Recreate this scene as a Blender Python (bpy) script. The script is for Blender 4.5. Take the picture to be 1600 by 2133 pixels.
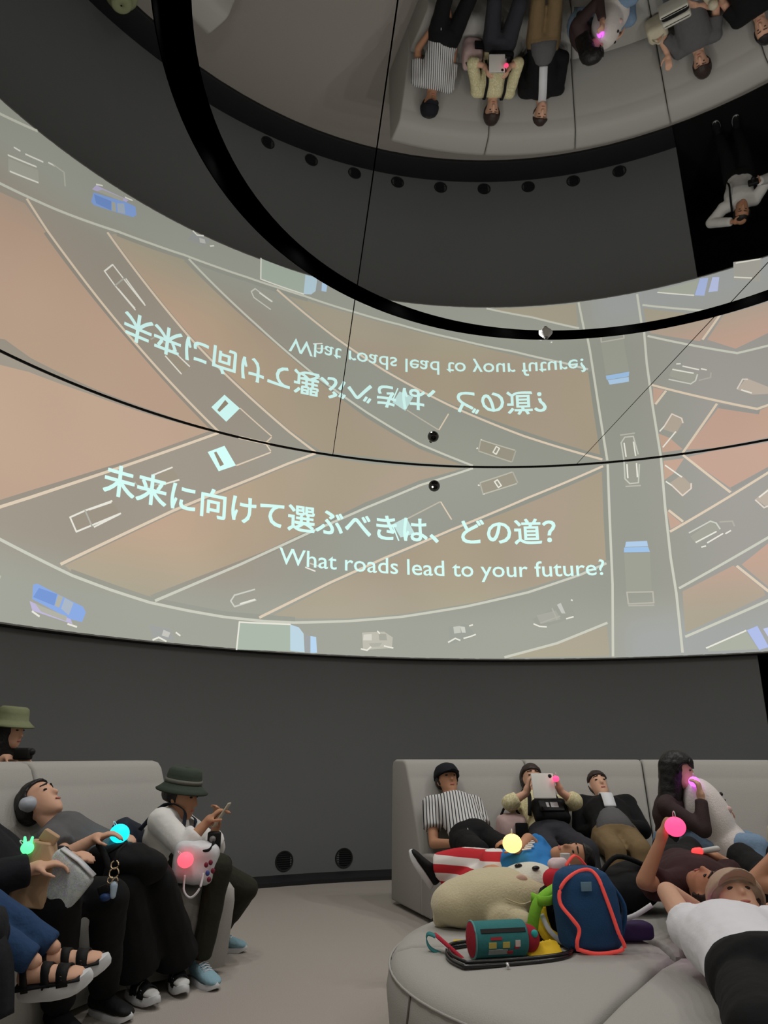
import bpy, bmesh, math, random
from mathutils import Vector, Matrix, noise

# ------------------------------------------------------------------ scene reset
for o in list(bpy.data.objects):
    bpy.data.objects.remove(o, do_unlink=True)
SC = bpy.context.scene
COL = SC.collection
random.seed(7)
V = Vector
PI = math.pi

# ------------------------------------------------------------------ camera
cam_data = bpy.data.cameras.new('camera')
cam_data.sensor_fit = 'VERTICAL'
cam_data.sensor_height = 36.0
cam_data.lens = 36.0 * 1540.6 / 2133.0
cam_data.clip_start = 0.05
cam = bpy.data.objects.new('camera', cam_data)
COL.objects.link(cam)
cam.matrix_world = (Matrix.Translation((0, 0, 1.15)) @ Matrix.Rotation(PI / 2 + 0.3159, 4, 'X')
                    @ Matrix.Rotation(0.0013, 4, 'Z'))
SC.camera = cam

# ------------------------------------------------------------------ world, exposure
world = bpy.data.worlds.new('world')
SC.world = world
world.use_nodes = True
world.node_tree.nodes['Background'].inputs[0].default_value = (0.5, 0.5, 0.5, 1)
world.node_tree.nodes['Background'].inputs[1].default_value = 0.02
SC.view_settings.view_transform = 'Standard'
SC.view_settings.look = 'None'
SC.view_settings.gamma = 1.0
SC.view_settings.use_curve_mapping = False
SC.view_settings.exposure = 0.0

# ------------------------------------------------------------------ room dimensions
CX, CY = 1.3585, 2.9613          # axis of the round room
HC = 4.45                        # mirrored ceiling
RW = 5.39                        # wall radius
RF = 5.04                        # carpet radius
ZS = 2.147                       # lower edge of the screen
RO, RI = 2.4734, 2.295           # slot ring in the ceiling

def PS(r, deg, z):
    a = math.radians(deg)
    return (CX + r * math.cos(a), CY + r * math.sin(a), z)

# ------------------------------------------------------------------ added fill lamps hidden in the ceiling slot, not fittings of the room
FILL_W = 53.0
for k in range(16):
    ld = bpy.data.lights.new('added_fill_lamp', 'SPOT')
    ld.energy = FILL_W
    ld.spot_size = math.radians(150)
    ld.spot_blend = 0.6
    ld.shadow_soft_size = 0.05
    ld.color = (1.0, 0.975, 0.94)
    lo = bpy.data.objects.new('added_fill_lamp', ld)
    COL.objects.link(lo)
    lo.location = PS((RO + RI) / 2, k * 22.5 + 8, HC + 0.125)

# ------------------------------------------------------------------ helpers: colour, materials
def lin(c):
    c /= 255.0
    return c / 12.92 if c <= 0.04045 else ((c + 0.055) / 1.055) ** 2.4

def S(r, g, b):
    return (lin(r), lin(g), lin(b), 1.0)

MATS = {}

def mat(name, col, rough=0.8, metal=0.0, var=0.12, scale=40.0, bump=0.15, emit=None, estr=0.0, spec=0.3, alpha=None, sheen=0.0):
    if name in MATS:
        return MATS[name]
    m = bpy.data.materials.new(name)
    m.use_nodes = True
    nt = m.node_tree
    b = nt.nodes['Principled BSDF']
    b.inputs['Roughness'].default_value = rough
    b.inputs['Metallic'].default_value = metal
    b.inputs['Specular IOR Level'].default_value = spec
    if sheen:
        b.inputs['Sheen Weight'].default_value = sheen
    tc = nt.nodes.new('ShaderNodeTexCoord')
    if var > 0:
        nz = nt.nodes.new('ShaderNodeTexNoise')
        nz.inputs['Scale'].default_value = scale
        nz.inputs['Detail'].default_value = 4
        nt.links.new(tc.outputs['Object'], nz.inputs['Vector'])
        mr = nt.nodes.new('ShaderNodeMapRange')
        mr.inputs[3].default_value = 1 - var
        mr.inputs[4].default_value = 1 + var
        nt.links.new(nz.outputs['Fac'], mr.inputs[0])
        mx = nt.nodes.new('ShaderNodeVectorMath')
        mx.operation = 'SCALE'
        mx.inputs[0].default_value = col[:3]
        nt.links.new(mr.outputs[0], mx.inputs['Scale'])
        nt.links.new(mx.outputs[0], b.inputs['Base Color'])
        if bump > 0:
            bp = nt.nodes.new('ShaderNodeBump')
            bp.inputs['Strength'].default_value = bump
            bp.inputs['Distance'].default_value = 0.01
            nt.links.new(nz.outputs['Fac'], bp.inputs['Height'])
            nt.links.new(bp.outputs[0], b.inputs['Normal'])
    else:
        b.inputs['Base Color'].default_value = col
    if emit:
        b.inputs['Emission Color'].default_value = emit
        b.inputs['Emission Strength'].default_value = estr
    if alpha is not None:
        b.inputs['Alpha'].default_value = alpha
    MATS[name] = m
    return m

def stripes(name, c1, c2, scale, axis='X', dist=1.0, duty=0.5, rough=0.85):
    m = bpy.data.materials.new(name)
    m.use_nodes = True
    nt = m.node_tree
    b = nt.nodes['Principled BSDF']
    b.inputs['Roughness'].default_value = rough
    b.inputs['Specular IOR Level'].default_value = 0.2
    tc = nt.nodes.new('ShaderNodeTexCoord')
    w = nt.nodes.new('ShaderNodeTexWave')
    w.bands_direction = axis
    w.inputs['Scale'].default_value = scale
    w.inputs['Distortion'].default_value = dist
    w.inputs['Detail Scale'].default_value = 0.6
    nt.links.new(tc.outputs['Object'], w.inputs['Vector'])
    r = nt.nodes.new('ShaderNodeValToRGB')
    r.color_ramp.interpolation = 'LINEAR'
    r.color_ramp.elements[0].position = duty - 0.03
    r.color_ramp.elements[1].position = duty + 0.03
    r.color_ramp.elements[0].color = c1
    r.color_ramp.elements[1].color = c2
    nt.links.new(w.outputs['Color'], r.inputs[0])
    nt.links.new(r.outputs[0], b.inputs['Base Color'])
    return m

def speckle(name, base, cols, scale, thr=0.62, rough=0.5):
    m = bpy.data.materials.new(name)
    m.use_nodes = True
    nt = m.node_tree
    b = nt.nodes['Principled BSDF']
    b.inputs['Roughness'].default_value = rough
    tc = nt.nodes.new('ShaderNodeTexCoord')
    vo = nt.nodes.new('ShaderNodeTexNoise')
    vo.inputs['Scale'].default_value = scale
    vo.inputs['Detail'].default_value = 3
    nt.links.new(tc.outputs['Object'], vo.inputs['Vector'])
    r = nt.nodes.new('ShaderNodeValToRGB')
    cr = r.color_ramp
    cr.elements[0].color = base
    cr.elements[0].position = 0.42
    cr.elements[1].color = base
    cr.elements[1].position = thr
    n = len(cols)
    for i, c in enumerate(cols):
        e = cr.elements.new(0.46 + (thr - 0.48) * i / max(1, n))
        e.color = c
    nt.links.new(vo.outputs['Fac'], r.inputs[0])
    nt.links.new(r.outputs[0], b.inputs['Base Color'])
    return m

def attr_emission(name, strength=1.0):
    m = bpy.data.materials.new(name)
    m.use_nodes = True
    nt = m.node_tree
    nt.nodes.clear()
    out = nt.nodes.new('ShaderNodeOutputMaterial')
    em = nt.nodes.new('ShaderNodeEmission')
    at = nt.nodes.new('ShaderNodeAttribute')
    at.attribute_name = 'Col'
    em.inputs[1].default_value = strength
    nt.links.new(at.outputs['Color'], em.inputs[0])
    nt.links.new(em.outputs[0], out.inputs[0])
    return m

# ------------------------------------------------------------------ helpers: objects
ROOTLOC = {}

def tag(o, label=None, cat=None, group=None, kind=None):
    if label: o['label'] = label
    if cat: o['category'] = cat
    if group: o['group'] = group
    if kind: o['kind'] = kind
    return o

def to_mesh(bm, name, smooth=True):
    if isinstance(bm, bpy.types.Mesh):
        bm.name = name
        return bm
    me = bpy.data.meshes.new(name)
    bmesh.ops.recalc_face_normals(bm, faces=bm.faces)
    bm.to_mesh(me)
    bm.free()
    for p in me.polygons:
        p.use_smooth = smooth
    return me

def empty(name, loc, label, cat, group=None):
    o = bpy.data.objects.new(name, None)
    o.empty_display_size = 0.1
    COL.objects.link(o)
    o.location = loc
    ROOTLOC[o.as_pointer()] = V(loc)
    return tag(o, label, cat, group)

def obj(name, bm, m, parent=None, loc=None, smooth=True, label=None, cat=None, group=None, kind=None, auto=None):
    """link one mesh built in world coordinates; its origin goes to loc (top level) or to its thing's base"""
    me = to_mesh(bm, name, smooth)
    o = bpy.data.objects.new(name, me)
    COL.objects.link(o)
    if m: me.materials.append(m)
    if parent is not None:
        L = ROOTLOC[parent.as_pointer()]
        me.transform(Matrix.Translation(-L))
        o.parent = parent
        ROOTLOC[o.as_pointer()] = L
    else:
        L = V(loc) if loc is not None else V((0, 0, 0))
        me.transform(Matrix.Translation(-L))
        o.location = L
        ROOTLOC[o.as_pointer()] = L
    if auto is not None:
        try:
            me.set_sharp_from_angle(angle=math.radians(auto))
        except Exception:
            pass
    return tag(o, label, cat, group, kind)

# ------------------------------------------------------------------ helpers: shapes
def nb():
    return bmesh.new()

def loft(bm, rings, closed=True, cap=True):
    vs = [[bm.verts.new(p) for p in r] for r in rings]
    n = len(vs[0])
    for a, b in zip(vs[:-1], vs[1:]):
        for i in range(n if closed else n - 1):
            j = (i + 1) % n
            bm.faces.new((a[i], a[j], b[j], b[i]))
    if cap:
        bm.faces.new(list(reversed(vs[0])))
        bm.faces.new(vs[-1])
    return vs

def frame(d, hint=None):
    d = V(d).normalized()
    h = V(hint) if hint is not None else (V((0, 0, 1)) if abs(d.z) < 0.9 else V((1, 0, 0)))
    s = d.cross(h)
    if s.length < 1e-4: s = d.cross(V((0.3, 0.9, 0.1)))
    s.normalize()
    return d, s, s.cross(d).normalized()

def limb(bm, p0, p1, r0, r1, n=12, flat=1.0, hint=None, ck=1.0):
    p0, p1 = V(p0), V(p1)
    d, s, u = frame(p1 - p0, hint)
    rings = []
    def rg(c, r):
        r = max(r, 1e-4)
        return [c + s * (math.cos(2 * PI * i / n) * r) + u * (math.sin(2 * PI * i / n) * r * flat) for i in range(n)]
    for a in (-85, -60, -30):
        t = math.radians(a)
        rings.append(rg(p0 + d * (math.sin(t) * r0), r0 * math.cos(t)))
    for k in (0, 0.33, 0.66, 1):
        rings.append(rg(p0.lerp(p1, k), r0 + (r1 - r0) * k))
    for a in (30, 60, 85):
        t = math.radians(a)
        rings.append(rg(p1 + d * (math.sin(t) * r1 * ck), r1 * (math.cos(t) if ck > .5 else math.cos(t) ** .35)))
    loft(bm, rings)

def ball(bm, c, rx, ry=None, rz=None, axes=None, nu=16, nv=10):
    c = V(c)
    ry = rx if ry is None else ry
    rz = rx if rz is None else rz
    ax = axes or (V((1, 0, 0)), V((0, 1, 0)), V((0, 0, 1)))
    rings = []
    for j in range(nv + 1):
        t = -PI / 2 + PI * j / nv
        t = max(min(t, PI / 2 - 0.02), -PI / 2 + 0.02)
        rings.append([c + ax[0] * (rx * math.cos(t) * math.cos(2 * PI * i / nu)) + ax[1] * (ry * math.cos(t) * math.sin(2 * PI * i / nu))
                      + ax[2] * (rz * math.sin(t)) for i in range(nu)])
    loft(bm, rings)

def boxm(bm, c, size, axes=None, bev=0.0):
    c = V(c)
    ax = axes or (V((1, 0, 0)), V((0, 1, 0)), V((0, 0, 1)))
    h = [s / 2 for s in size]
    if bev <= 0:
        vs = [bm.verts.new(c + ax[0] * (sx * h[0]) + ax[1] * (sy * h[1]) + ax[2] * (sz * h[2])) for sx in (-1, 1) for sy in (-1, 1) for sz in (-1, 1)]
        for f in ((0, 1, 3, 2), (4, 6, 7, 5), (0, 4, 5, 1), (2, 3, 7, 6), (0, 2, 6, 4), (1, 5, 7, 3)):
            bm.faces.new([vs[i] for i in f])
        return
    rings = []
    def rr(z, k):
        pts = []
        a, b = h[0] - k, h[1] - k
        q = bev
        for (sx, sy, st) in ((1, 1, 0), (-1, 1, 90), (-1, -1, 180), (1, -1, 270)):
            for t in (0, 30, 60, 90):
                an = math.radians(st + t)
                pts.append(c + ax[0] * (sx * (a - q) + q * math.cos(an)) + ax[1] * (sy * (b - q) + q * math.sin(an)) + ax[2] * z)
        return pts
    q = min(bev, h[2] * 0.9)
    for t in (0, 30, 60, 90):
        an = math.radians(t)
        rings.append(rr(-h[2] + q - q * math.cos(an), q - q * math.sin(an)))
    for t in (90, 60, 30, 0):
        an = math.radians(t)
        rings.append(rr(h[2] - q + q * math.cos(an), q - q * math.sin(an)))
    loft(bm, rings)

def tube(bm, pts, r, n=8, closed=False, flat=1.0, hint=None):
    pts = [V(p) for p in pts]
    m = len(pts)
    rings = []
    for i, p in enumerate(pts):
        if closed:
            d = pts[(i + 1) % m] - pts[i - 1]
        else:
            d = pts[min(i + 1, m - 1)] - pts[max(i - 1, 0)]
        d, s, u = frame(d, hint)
        rad = r[i] if isinstance(r, (list, tuple)) else r
        rings.append([p + s * (math.cos(2 * PI * k / n) * rad) + u * (math.sin(2 * PI * k / n) * rad * flat) for k in range(n)])
    if closed:
        rings.append(rings[0])
        vs = [[bm.verts.new(q) for q in rg] for rg in rings[:-1]]
        vs.append(vs[0])
        for a, b in zip(vs[:-1], vs[1:]):
            for i in range(n):
                bm.faces.new((a[i], a[(i + 1) % n], b[(i + 1) % n], b[i]))
    else:
        loft(bm, rings)

def smooth_path(pts, k=6):
    pts = [V(p) for p in pts]
    out = []
    for i in range(len(pts) - 1):
        p0 = pts[max(i - 1, 0)]; p1 = pts[i]; p2 = pts[i + 1]; p3 = pts[min(i + 2, len(pts) - 1)]
        for j in range(k):
            t = j / k
            out.append(0.5 * ((2 * p1) + (p2 - p0) * t + (2 * p0 - 5 * p1 + 4 * p2 - p3) * t * t + (3 * p1 - p0 - 3 * p2 + p3) * t ** 3))
    out.append(pts[-1])
    return out

def ribbon(bm, pts, w, th=0.004, side=(0, 0, 1)):
    """flat strap following pts, w wide along side"""
    pts = [V(p) for p in pts]
    rings = []
    for i, p in enumerate(pts):
        d = (pts[min(i + 1, len(pts) - 1)] - pts[max(i - 1, 0)]).normalized()
        s = V(side) - d * V(side).dot(d)
        s.normalize()
        u = d.cross(s)
        rings.append([p + s * w / 2 + u * th / 2, p - s * w / 2 + u * th / 2, p - s * w / 2 - u * th / 2, p + s * w / 2 - u * th / 2])
    loft(bm, rings)

def lathe(bm, prof, c, axes=None, n=32):
    c = V(c)
    ax = axes or (V((1, 0, 0)), V((0, 1, 0)), V((0, 0, 1)))
    rings = [[c + ax[0] * (max(r, 1e-4) * math.cos(2 * PI * i / n)) + ax[1] * (max(r, 1e-4) * math.sin(2 * PI * i / n)) + ax[2] * z for i in range(n)] for r, z in prof]
    loft(bm, rings)

def sweep(bm, prof, a0, a1, step=2.0, cx=CX, cy=CY, rnd=0.0, warp=None):
    """closed profile of (r, z) swept round a vertical axis; ends rounded by rnd metres"""
    n = max(2, int(abs(a1 - a0) / step) + 1)
    rm = sum(p[0] for p in prof) / len(prof)
    zm = sum(p[1] for p in prof) / len(prof)
    sect = []
    if rnd > 0:
        da = math.degrees(rnd / rm)
        for t in (0, 30, 60):
            an = math.radians(t)
            sect.append((a0 + da * (1 - math.cos(an)), rnd * (1 - math.sin(an))))
        b0, b1 = a0 + da, a1 - da
    else:
        b0, b1 = a0, a1
    for i in range(n + 1):
        sect.append((b0 + (b1 - b0) * i / n, 0.0))
    if rnd > 0:
        for t in (60, 30, 0):
            an = math.radians(t)
            sect.append((a1 - da * (1 - math.cos(an)), rnd * (1 - math.sin(an))))
    # inset normals of the profile
    k = len(prof)
    area = sum(prof[i][0] * prof[(i + 1) % k][1] - prof[(i + 1) % k][0] * prof[i][1] for i in range(k))
    sg = 1 if area > 0 else -1
    nor = []
    for i in range(k):
        x0, z0 = prof[i - 1]; x1, z1 = prof[(i + 1) % k]
        dx, dz = x1 - x0, z1 - z0
        L = math.hypot(dx, dz) or 1
        nor.append((-dz / L * sg, dx / L * sg))
    rings = []
    for a, ins in sect:
        ar = math.radians(a)
        wr = [(warp(a, r) if warp else r) + nx * ins for (r, z), (nx, nz) in zip(prof, nor)]
        rings.append([V((cx + q * math.cos(ar), cy + q * math.sin(ar), z + nz * ins)) for q, (r, z), (nx, nz) in zip(wr, prof, nor)])
    loft(bm, rings)

WORK = bpy.data.scenes.new('workbench')      # scratch scene, removed at the end

def remesh(bm, vox, it=4, amp=0.0, fr=8.0):
    me = bpy.data.meshes.new('tmp')
    bmesh.ops.recalc_face_normals(bm, faces=bm.faces)
    bm.to_mesh(me)
    bm.free()
    o = bpy.data.objects.new('tmp', me)
    WORK.collection.objects.link(o)
    r = o.modifiers.new('r', 'REMESH')
    r.mode = 'VOXEL'
    r.voxel_size = vox
    r.use_smooth_shade = True
    s = o.modifiers.new('s', 'SMOOTH')
    s.factor = 0.5
    s.iterations = it
    WORK.view_layers[0].update()
    dg = WORK.view_layers[0].depsgraph
    m2 = bpy.data.meshes.new_from_object(o.evaluated_get(dg))
    bpy.data.objects.remove(o, do_unlink=True)
    bpy.data.meshes.remove(me)
    if amp > 0:
        nor = [v.normal.copy() for v in m2.vertices]
        flat = []
        for v, nn in zip(m2.vertices, nor):
            p = v.co
            q = noise.noise(p * fr) + 0.5 * noise.noise(V((p.x * fr * 2.3, p.y * fr * 2.3, p.z * fr * 1.2)))
            flat.extend(p + nn * (q * amp))
        m2.vertices.foreach_set('co', flat)
        m2.update()
    for p in m2.polygons:
        p.use_smooth = True
    return m2

# ================================================================== THE ROOM
M_floor = mat('grey_beige_carpet', S(168, 161, 154), 0.95, var=0.10, scale=160, bump=0.35)
M_wall = mat('charcoal_wall_paint', S(116, 118, 119), 0.9, spec=0.1, var=0.03, scale=3, bump=0.0)
M_plinth = mat('black_plinth', S(34, 34, 36), 0.6, var=0.05, scale=10, bump=0.0)
M_dark = mat('black_corridor', S(16, 15, 16), 0.9, var=0.05, scale=4, bump=0.0)
M_black = mat('matt_black_metal', (0.0001, 0.0001, 0.0001, 1), 1.0, var=0.05, scale=20, bump=0.0, spec=0.0)
M_blackhard = mat('black_plastic', S(14, 14, 15), 0.5, var=0.05, scale=20, bump=0.0)
M_trim = mat('grey_edge_trim', S(150, 150, 148), 0.5, var=0.05, scale=20, bump=0.0)
M_mirror = mat('mirror_film', (0.67, 0.67, 0.665, 1), 0.012, metal=1.0, var=0.0)
M_sofa = mat('warm_grey_upholstery', S(167, 165, 160), 0.95, var=0.09, scale=260, bump=0.25)
M_seam = mat('dark_seam_thread', S(92, 86, 79), 0.9, var=0.05, scale=60, bump=0.0)

# steep reflections are darkened in the colour by view angle, curve set by eye
nt = M_mirror.node_tree
lw = nt.nodes.new('ShaderNodeLayerWeight')
lw.inputs['Blend'].default_value = 0.5
cr = nt.nodes.new('ShaderNodeValToRGB')
cr.color_ramp.elements[0].position = 0.20
cr.color_ramp.elements[0].color = (0.50, 0.50, 0.495, 1)
cr.color_ramp.elements[1].position = 0.66
cr.color_ramp.elements[1].color = (0.94, 0.94, 0.93, 1)
e = cr.color_ramp.elements.new(0.50)
e.color = (0.87, 0.87, 0.86, 1)
nt.links.new(lw.outputs['Facing'], cr.inputs[0])
nt.links.new(cr.outputs[0], nt.nodes['Principled BSDF'].inputs['Base Color'])

bm = nb()
rings = [[V((CX + r * math.cos(2 * PI * i / 96), CY + r * math.sin(2 * PI * i / 96), 0)) for i in range(96)] for r in (RF, 3.5, 2.0, 0.6)]
loft(bm, rings, cap=False)
bm.faces.new([v for v in bm.verts][-96:])
rings = [[V((CX + RF * math.cos(2 * PI * i / 96), CY + RF * math.sin(2 * PI * i / 96), z)) for i in range(96)] for z in (0, -0.15)]
loft(bm, rings, cap=False)
obj('floor', bm, M_floor, kind='structure')

# dark plinth along the wall foot, open at the doorway
DOOR0, DOOR1 = 40.0, 62.3
bm = nb()
sweep(bm, [(RF, -0.1), (RF, 0.035), (RF + 0.02, 0.045), (RW + 0.02, 0.045), (RW + 0.02, -0.1)], DOOR1, 360 + DOOR0, 3)
obj('baseboard_round', bm, M_plinth, kind='structure', auto=30)
bm = nb()
sweep(bm, [(RW, 0.0), (RW, ZS + 0.02), (RW + 0.25, ZS + 0.02), (RW + 0.25, 0.0)], DOOR1, 360 + DOOR0, 2)
obj('wall_round', bm, M_wall, kind='structure', auto=30)
# dark corridor behind the doorway
bm = nb()
sweep(bm, [(RF, -0.1), (RF, 0.0), (RW + 2.3, 0.0), (RW + 2.3, -0.1)], DOOR0 - 6, DOOR1 + 6, 3)
obj('floor_corridor', bm, M_dark, kind='structure', auto=30)
bm = nb()
sweep(bm, [(RW + 2.2, 0.0), (RW + 2.2, 2.5), (RW + 2.3, 2.5), (RW + 2.3, 0.0)], DOOR0 - 6, DOOR1 + 6, 3)
sweep(bm, [(RW + 0.25, 0.0), (RW + 0.25, 2.5), (RW + 2.2, 2.5), (RW + 2.2, 0.0)], DOOR1 + 4, DOOR1 + 6, 3)
sweep(bm, [(RW + 0.25, 0.0), (RW + 0.25, 2.5), (RW + 2.2, 2.5), (RW + 2.2, 0.0)], DOOR0 - 6, DOOR0 - 4, 3)
obj('wall_corridor', bm, M_dark, kind='structure', auto=30)
bm = nb()
sweep(bm, [(RW + 0.0, ZS + 0.01), (RW + 0.0, ZS + 0.06), (RW + 2.3, ZS + 0.06), (RW + 2.3, ZS + 0.01)], DOOR0 - 6, DOOR1 + 6, 3)
obj('ceiling_corridor', bm, M_dark, kind='structure', auto=30)

# mirrored ceiling: film panels with open joints under a black back board
SEAMS = [(-2.85, -0.12), (0.36, -0.12), (3.13, -0.10), (5.95, -0.10)]   # x at y = 0, slope

def annulus(r0, r1, z):
    b = nb()
    n = 144
    inner = None
    rs = [r1, (r0 + r1) / 2, r0] if r0 > 0 else [r1, r1 / 2]
    rings = [[V((CX + r * math.cos(2 * PI * i / n), CY + r * math.sin(2 * PI * i / n), z)) for i in range(n)] for r in rs]
    vs = loft(b, rings, cap=False)
    if r0 <= 0:
        b.faces.new(vs[-1])
    return b

bm = nb()
sweep(bm, [(RO + 0.0, HC + 0.012), (RO + 0.0, HC + 0.30), (RW + 0.3, HC + 0.30), (RW + 0.3, HC + 0.012)], 0, 360, 3)
ceil = obj('ceiling', bm, M_black, kind='structure', auto=30)
bm = nb()
lathe(bm, [(0, HC + 0.016), (RI, HC + 0.016), (RI, HC + 0.30), (0, HC + 0.30)], (CX, CY, 0), n=144)
obj('inner_back_board', bm, M_black, ceil, auto=30)
bm = nb()
sweep(bm, [(RI - 0.02, HC + 0.28), (RI - 0.02, HC + 0.32), (RO + 0.02, HC + 0.32), (RO + 0.02, HC + 0.28)], 0, 360, 3)
obj('slot_lid', bm, M_black, ceil, auto=30)

def sag(v):                     # the inner disc droops very slightly towards the wall
    return 0.004 + 0.0014 * v.x - 0.0065 * v.y

def panels(r0, r1, z, droop=False):
    for k in range(len(SEAMS) + 1):
        b = annulus(r0, r1, z)
        g = b.verts[:] + b.edges[:] + b.faces[:]
        if k > 0:
            x0, sl = SEAMS[k - 1]
            nrm = V((1, -sl, 0)).normalized()
            bmesh.ops.bisect_plane(b, geom=b.verts[:] + b.edges[:] + b.faces[:], plane_co=V((x0 + 0.004, 0, z)), plane_no=-nrm, clear_outer=True)
        if k < len(SEAMS):
            x0, sl = SEAMS[k]
            nrm = V((1, -sl, 0)).normalized()
            bmesh.ops.bisect_plane(b, geom=b.verts[:] + b.edges[:] + b.faces[:], plane_co=V((x0 - 0.004, 0, z)), plane_no=nrm, clear_outer=True)
        if not b.faces:
            b.free()
            continue
        ret = bmesh.ops.extrude_face_region(b, geom=b.faces[:])
        for e in ret['geom']:
            if isinstance(e, bmesh.types.BMVert):
                e.co.z += 0.012
        if droop:
            for v in b.verts:
                v.co.z += sag(v.co)
        obj('mirror_panel', b, M_mirror, ceil, smooth=False)

panels(RO + 0.002, RW + 0.02, HC)
panels(0, RI - 0.002, HC, True)

# slim black rims of the slot and the black joint strip where screen and ceiling meet
bm = nb()
sweep(bm, [(RO - 0.002, HC - 0.004), (RO - 0.002, HC + 0.29), (RO + 0.004, HC + 0.29), (RO + 0.004, HC - 0.004)], 0, 360, 2)
sweep(bm, [(RI - 0.004, HC - 0.003), (RI - 0.004, HC + 0.29), (RI + 0.002, HC + 0.29), (RI + 0.002, HC - 0.003)], 0, 360, 2)
obj('slot_rim', bm, M_black, ceil, auto=30)
bm = nb()
sweep(bm, [(RW - 0.012, HC - 0.012), (RW - 0.012, HC + 0.01), (RW + 0.03, HC + 0.01), (RW + 0.03, HC - 0.012)], 0, 360, 2)
obj('trim_1', bm, M_blackhard, kind='structure', auto=30)

# ================================================================== THE SCREEN
def rs(z):
    return 5.31 + 0.08 * (z - ZS) / (HC - ZS)

def SP(th, z, off=0.0):
    r = rs(z) - off
    a = math.radians(th)
    return V((CX + r * math.cos(a), CY + r * math.sin(a), z))

M_proj = attr_emission('projected_picture', 1.0)

def blend(a, b, t):
    t = max(0, min(1, t))
    return tuple(a[i] + (b[i] - a[i]) * t for i in range(3)) + (1.0,)

def sm(e0, e1, x):
    t = max(0, min(1, (x - e0) / (e1 - e0)))
    return t * t * (3 - 2 * t)

def road_col(th, z):
    c = blend(S(159, 151, 138), S(154, 155, 144), sm(126, 108, th))
    c = blend(c, S(162, 163, 152), sm(3.0, 2.45, z))
    c = blend(c, S(163, 159, 155), sm(76, 60, th) * 0.7)
    c = blend(c, S(163, 166, 163), sm(78, 74, th) * sm(2.8, 2.3, z))
    n = noise.noise(V((th * 0.09, z * 0.9, 3.1)))
    return tuple(x * (1 + 0.05 * n) for x in c[:3]) + (1.0,)

def sand_col(th, z):
    c = blend(S(190, 163, 142), S(170, 157, 136), sm(134, 112, th))
    c = blend(c, S(198, 165, 148), sm(78, 66, th))
    c = blend(c, S(172, 164, 145), sm(3.3, 2.5, z))
    n = noise.noise(V((th * 0.14, z * 1.2, 8.7)))
    g = noise.noise(V((th * 0.10, z * 0.8, 1.7)))
    return (c[0] * (1 + 0.05 * n), c[1] * (1 + 0.045 * n + 0.03 * g), c[2] * (1 + 0.04 * n - 0.035 * g), 1.0)

def set_cols(me, cols):
    at = me.color_attributes.new('Col', 'FLOAT_COLOR', 'POINT')
    for i, c in enumerate(cols):
        at.data[i].color = c

# base sheet
bm = nb()
cols = []
nz = 20
ths = [i * 1.5 for i in range(240)]
grid = []
for th in ths:
    row = []
    for k in range(nz + 1):
        z = ZS + (HC - ZS - 0.012) * k / nz
        row.append(bm.verts.new(SP(th, z)))
        cols.append(road_col(th, z))
    grid.append(row)
for i in range(240):
    a, b = grid[i], grid[(i + 1) % 240]
    for k in range(nz):
        bm.faces.new((a[k], a[k + 1], b[k + 1], b[k]))
me = bpy.data.meshes.new('projection_screen')
bm.to_mesh(me)
bm.free()
for p in me.polygons: p.use_smooth = True
set_cols(me, cols)
screen = obj('projection_screen', me, M_proj, label='wraparound curved projection screen showing roads, cars and a question', cat='screen')
bm = nb()
sweep(bm, [(5.31, ZS - 0.012), (5.31, ZS + 0.002), (RW + 0.02, ZS + 0.002), (RW + 0.02, ZS - 0.012)], 0, 360, 2)
obj('bottom_edge', bm, M_trim, screen, auto=30)
bm = nb()
sweep(bm, [(5.325, ZS - 0.022), (5.325, ZS - 0.013), (RW + 0.02, ZS - 0.013), (RW + 0.02, ZS - 0.022)], 0, 360, 2)
obj('edge_shadow_strip', bm, M_blackhard, screen, auto=30)  # solid black strip put in for the shadow under the screen edge

def poly_on_screen(bm, pts, off):
    """pts: list of (theta, z); adds the filled outline, cut finely enough to follow the curve"""
    b = nb()
    f = b.faces.new([b.verts.new((p[0], 0, p[1])) for p in pts])
    bmesh.ops.triangulate(b, faces=b.faces[:])
    x0, x1 = min(p[0] for p in pts), max(p[0] for p in pts)
    z0, z1 = min(p[1] for p in pts), max(p[1] for p in pts)
    x = math.ceil(x0)
    while x < x1:
        bmesh.ops.bisect_plane(b, geom=b.verts[:] + b.edges[:] + b.faces[:], plane_co=(x, 0, 0), plane_no=(1, 0, 0))
        x += 1.0
    z = math.ceil(z0 * 5) / 5
    while z < z1:
        bmesh.ops.bisect_plane(b, geom=b.verts[:] + b.edges[:] + b.faces[:], plane_co=(0, 0, z), plane_no=(0, 0, 1))
        z += 0.2
    m = {}
    uv = []
    for v in b.verts:
        m[v] = bm.verts.new(SP(v.co.x, v.co.z, off))
        uv.append((v.co.x, v.co.z))
    for f in b.faces:
        bm.faces.new([m[v] for v in f.verts])
    b.free()
    return uv

def picture(name, shapes, off, label=None):
    """shapes: list of (points, colour or function) joined into one mesh on the screen"""
    bm = nb()
    cols = []
    for i, (pts, c) in enumerate(shapes):
        uv = poly_on_screen(bm, pts, off + 0.0006 * i)
        for th, z in uv:
            cols.append(c(th, z) if callable(c) else c)
    me = bpy.data.meshes.new(name)
    bm.to_mesh(me)
    bm.free()
    set_cols(me, cols)
    return obj(name, me, M_proj, screen, label=label)

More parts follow.
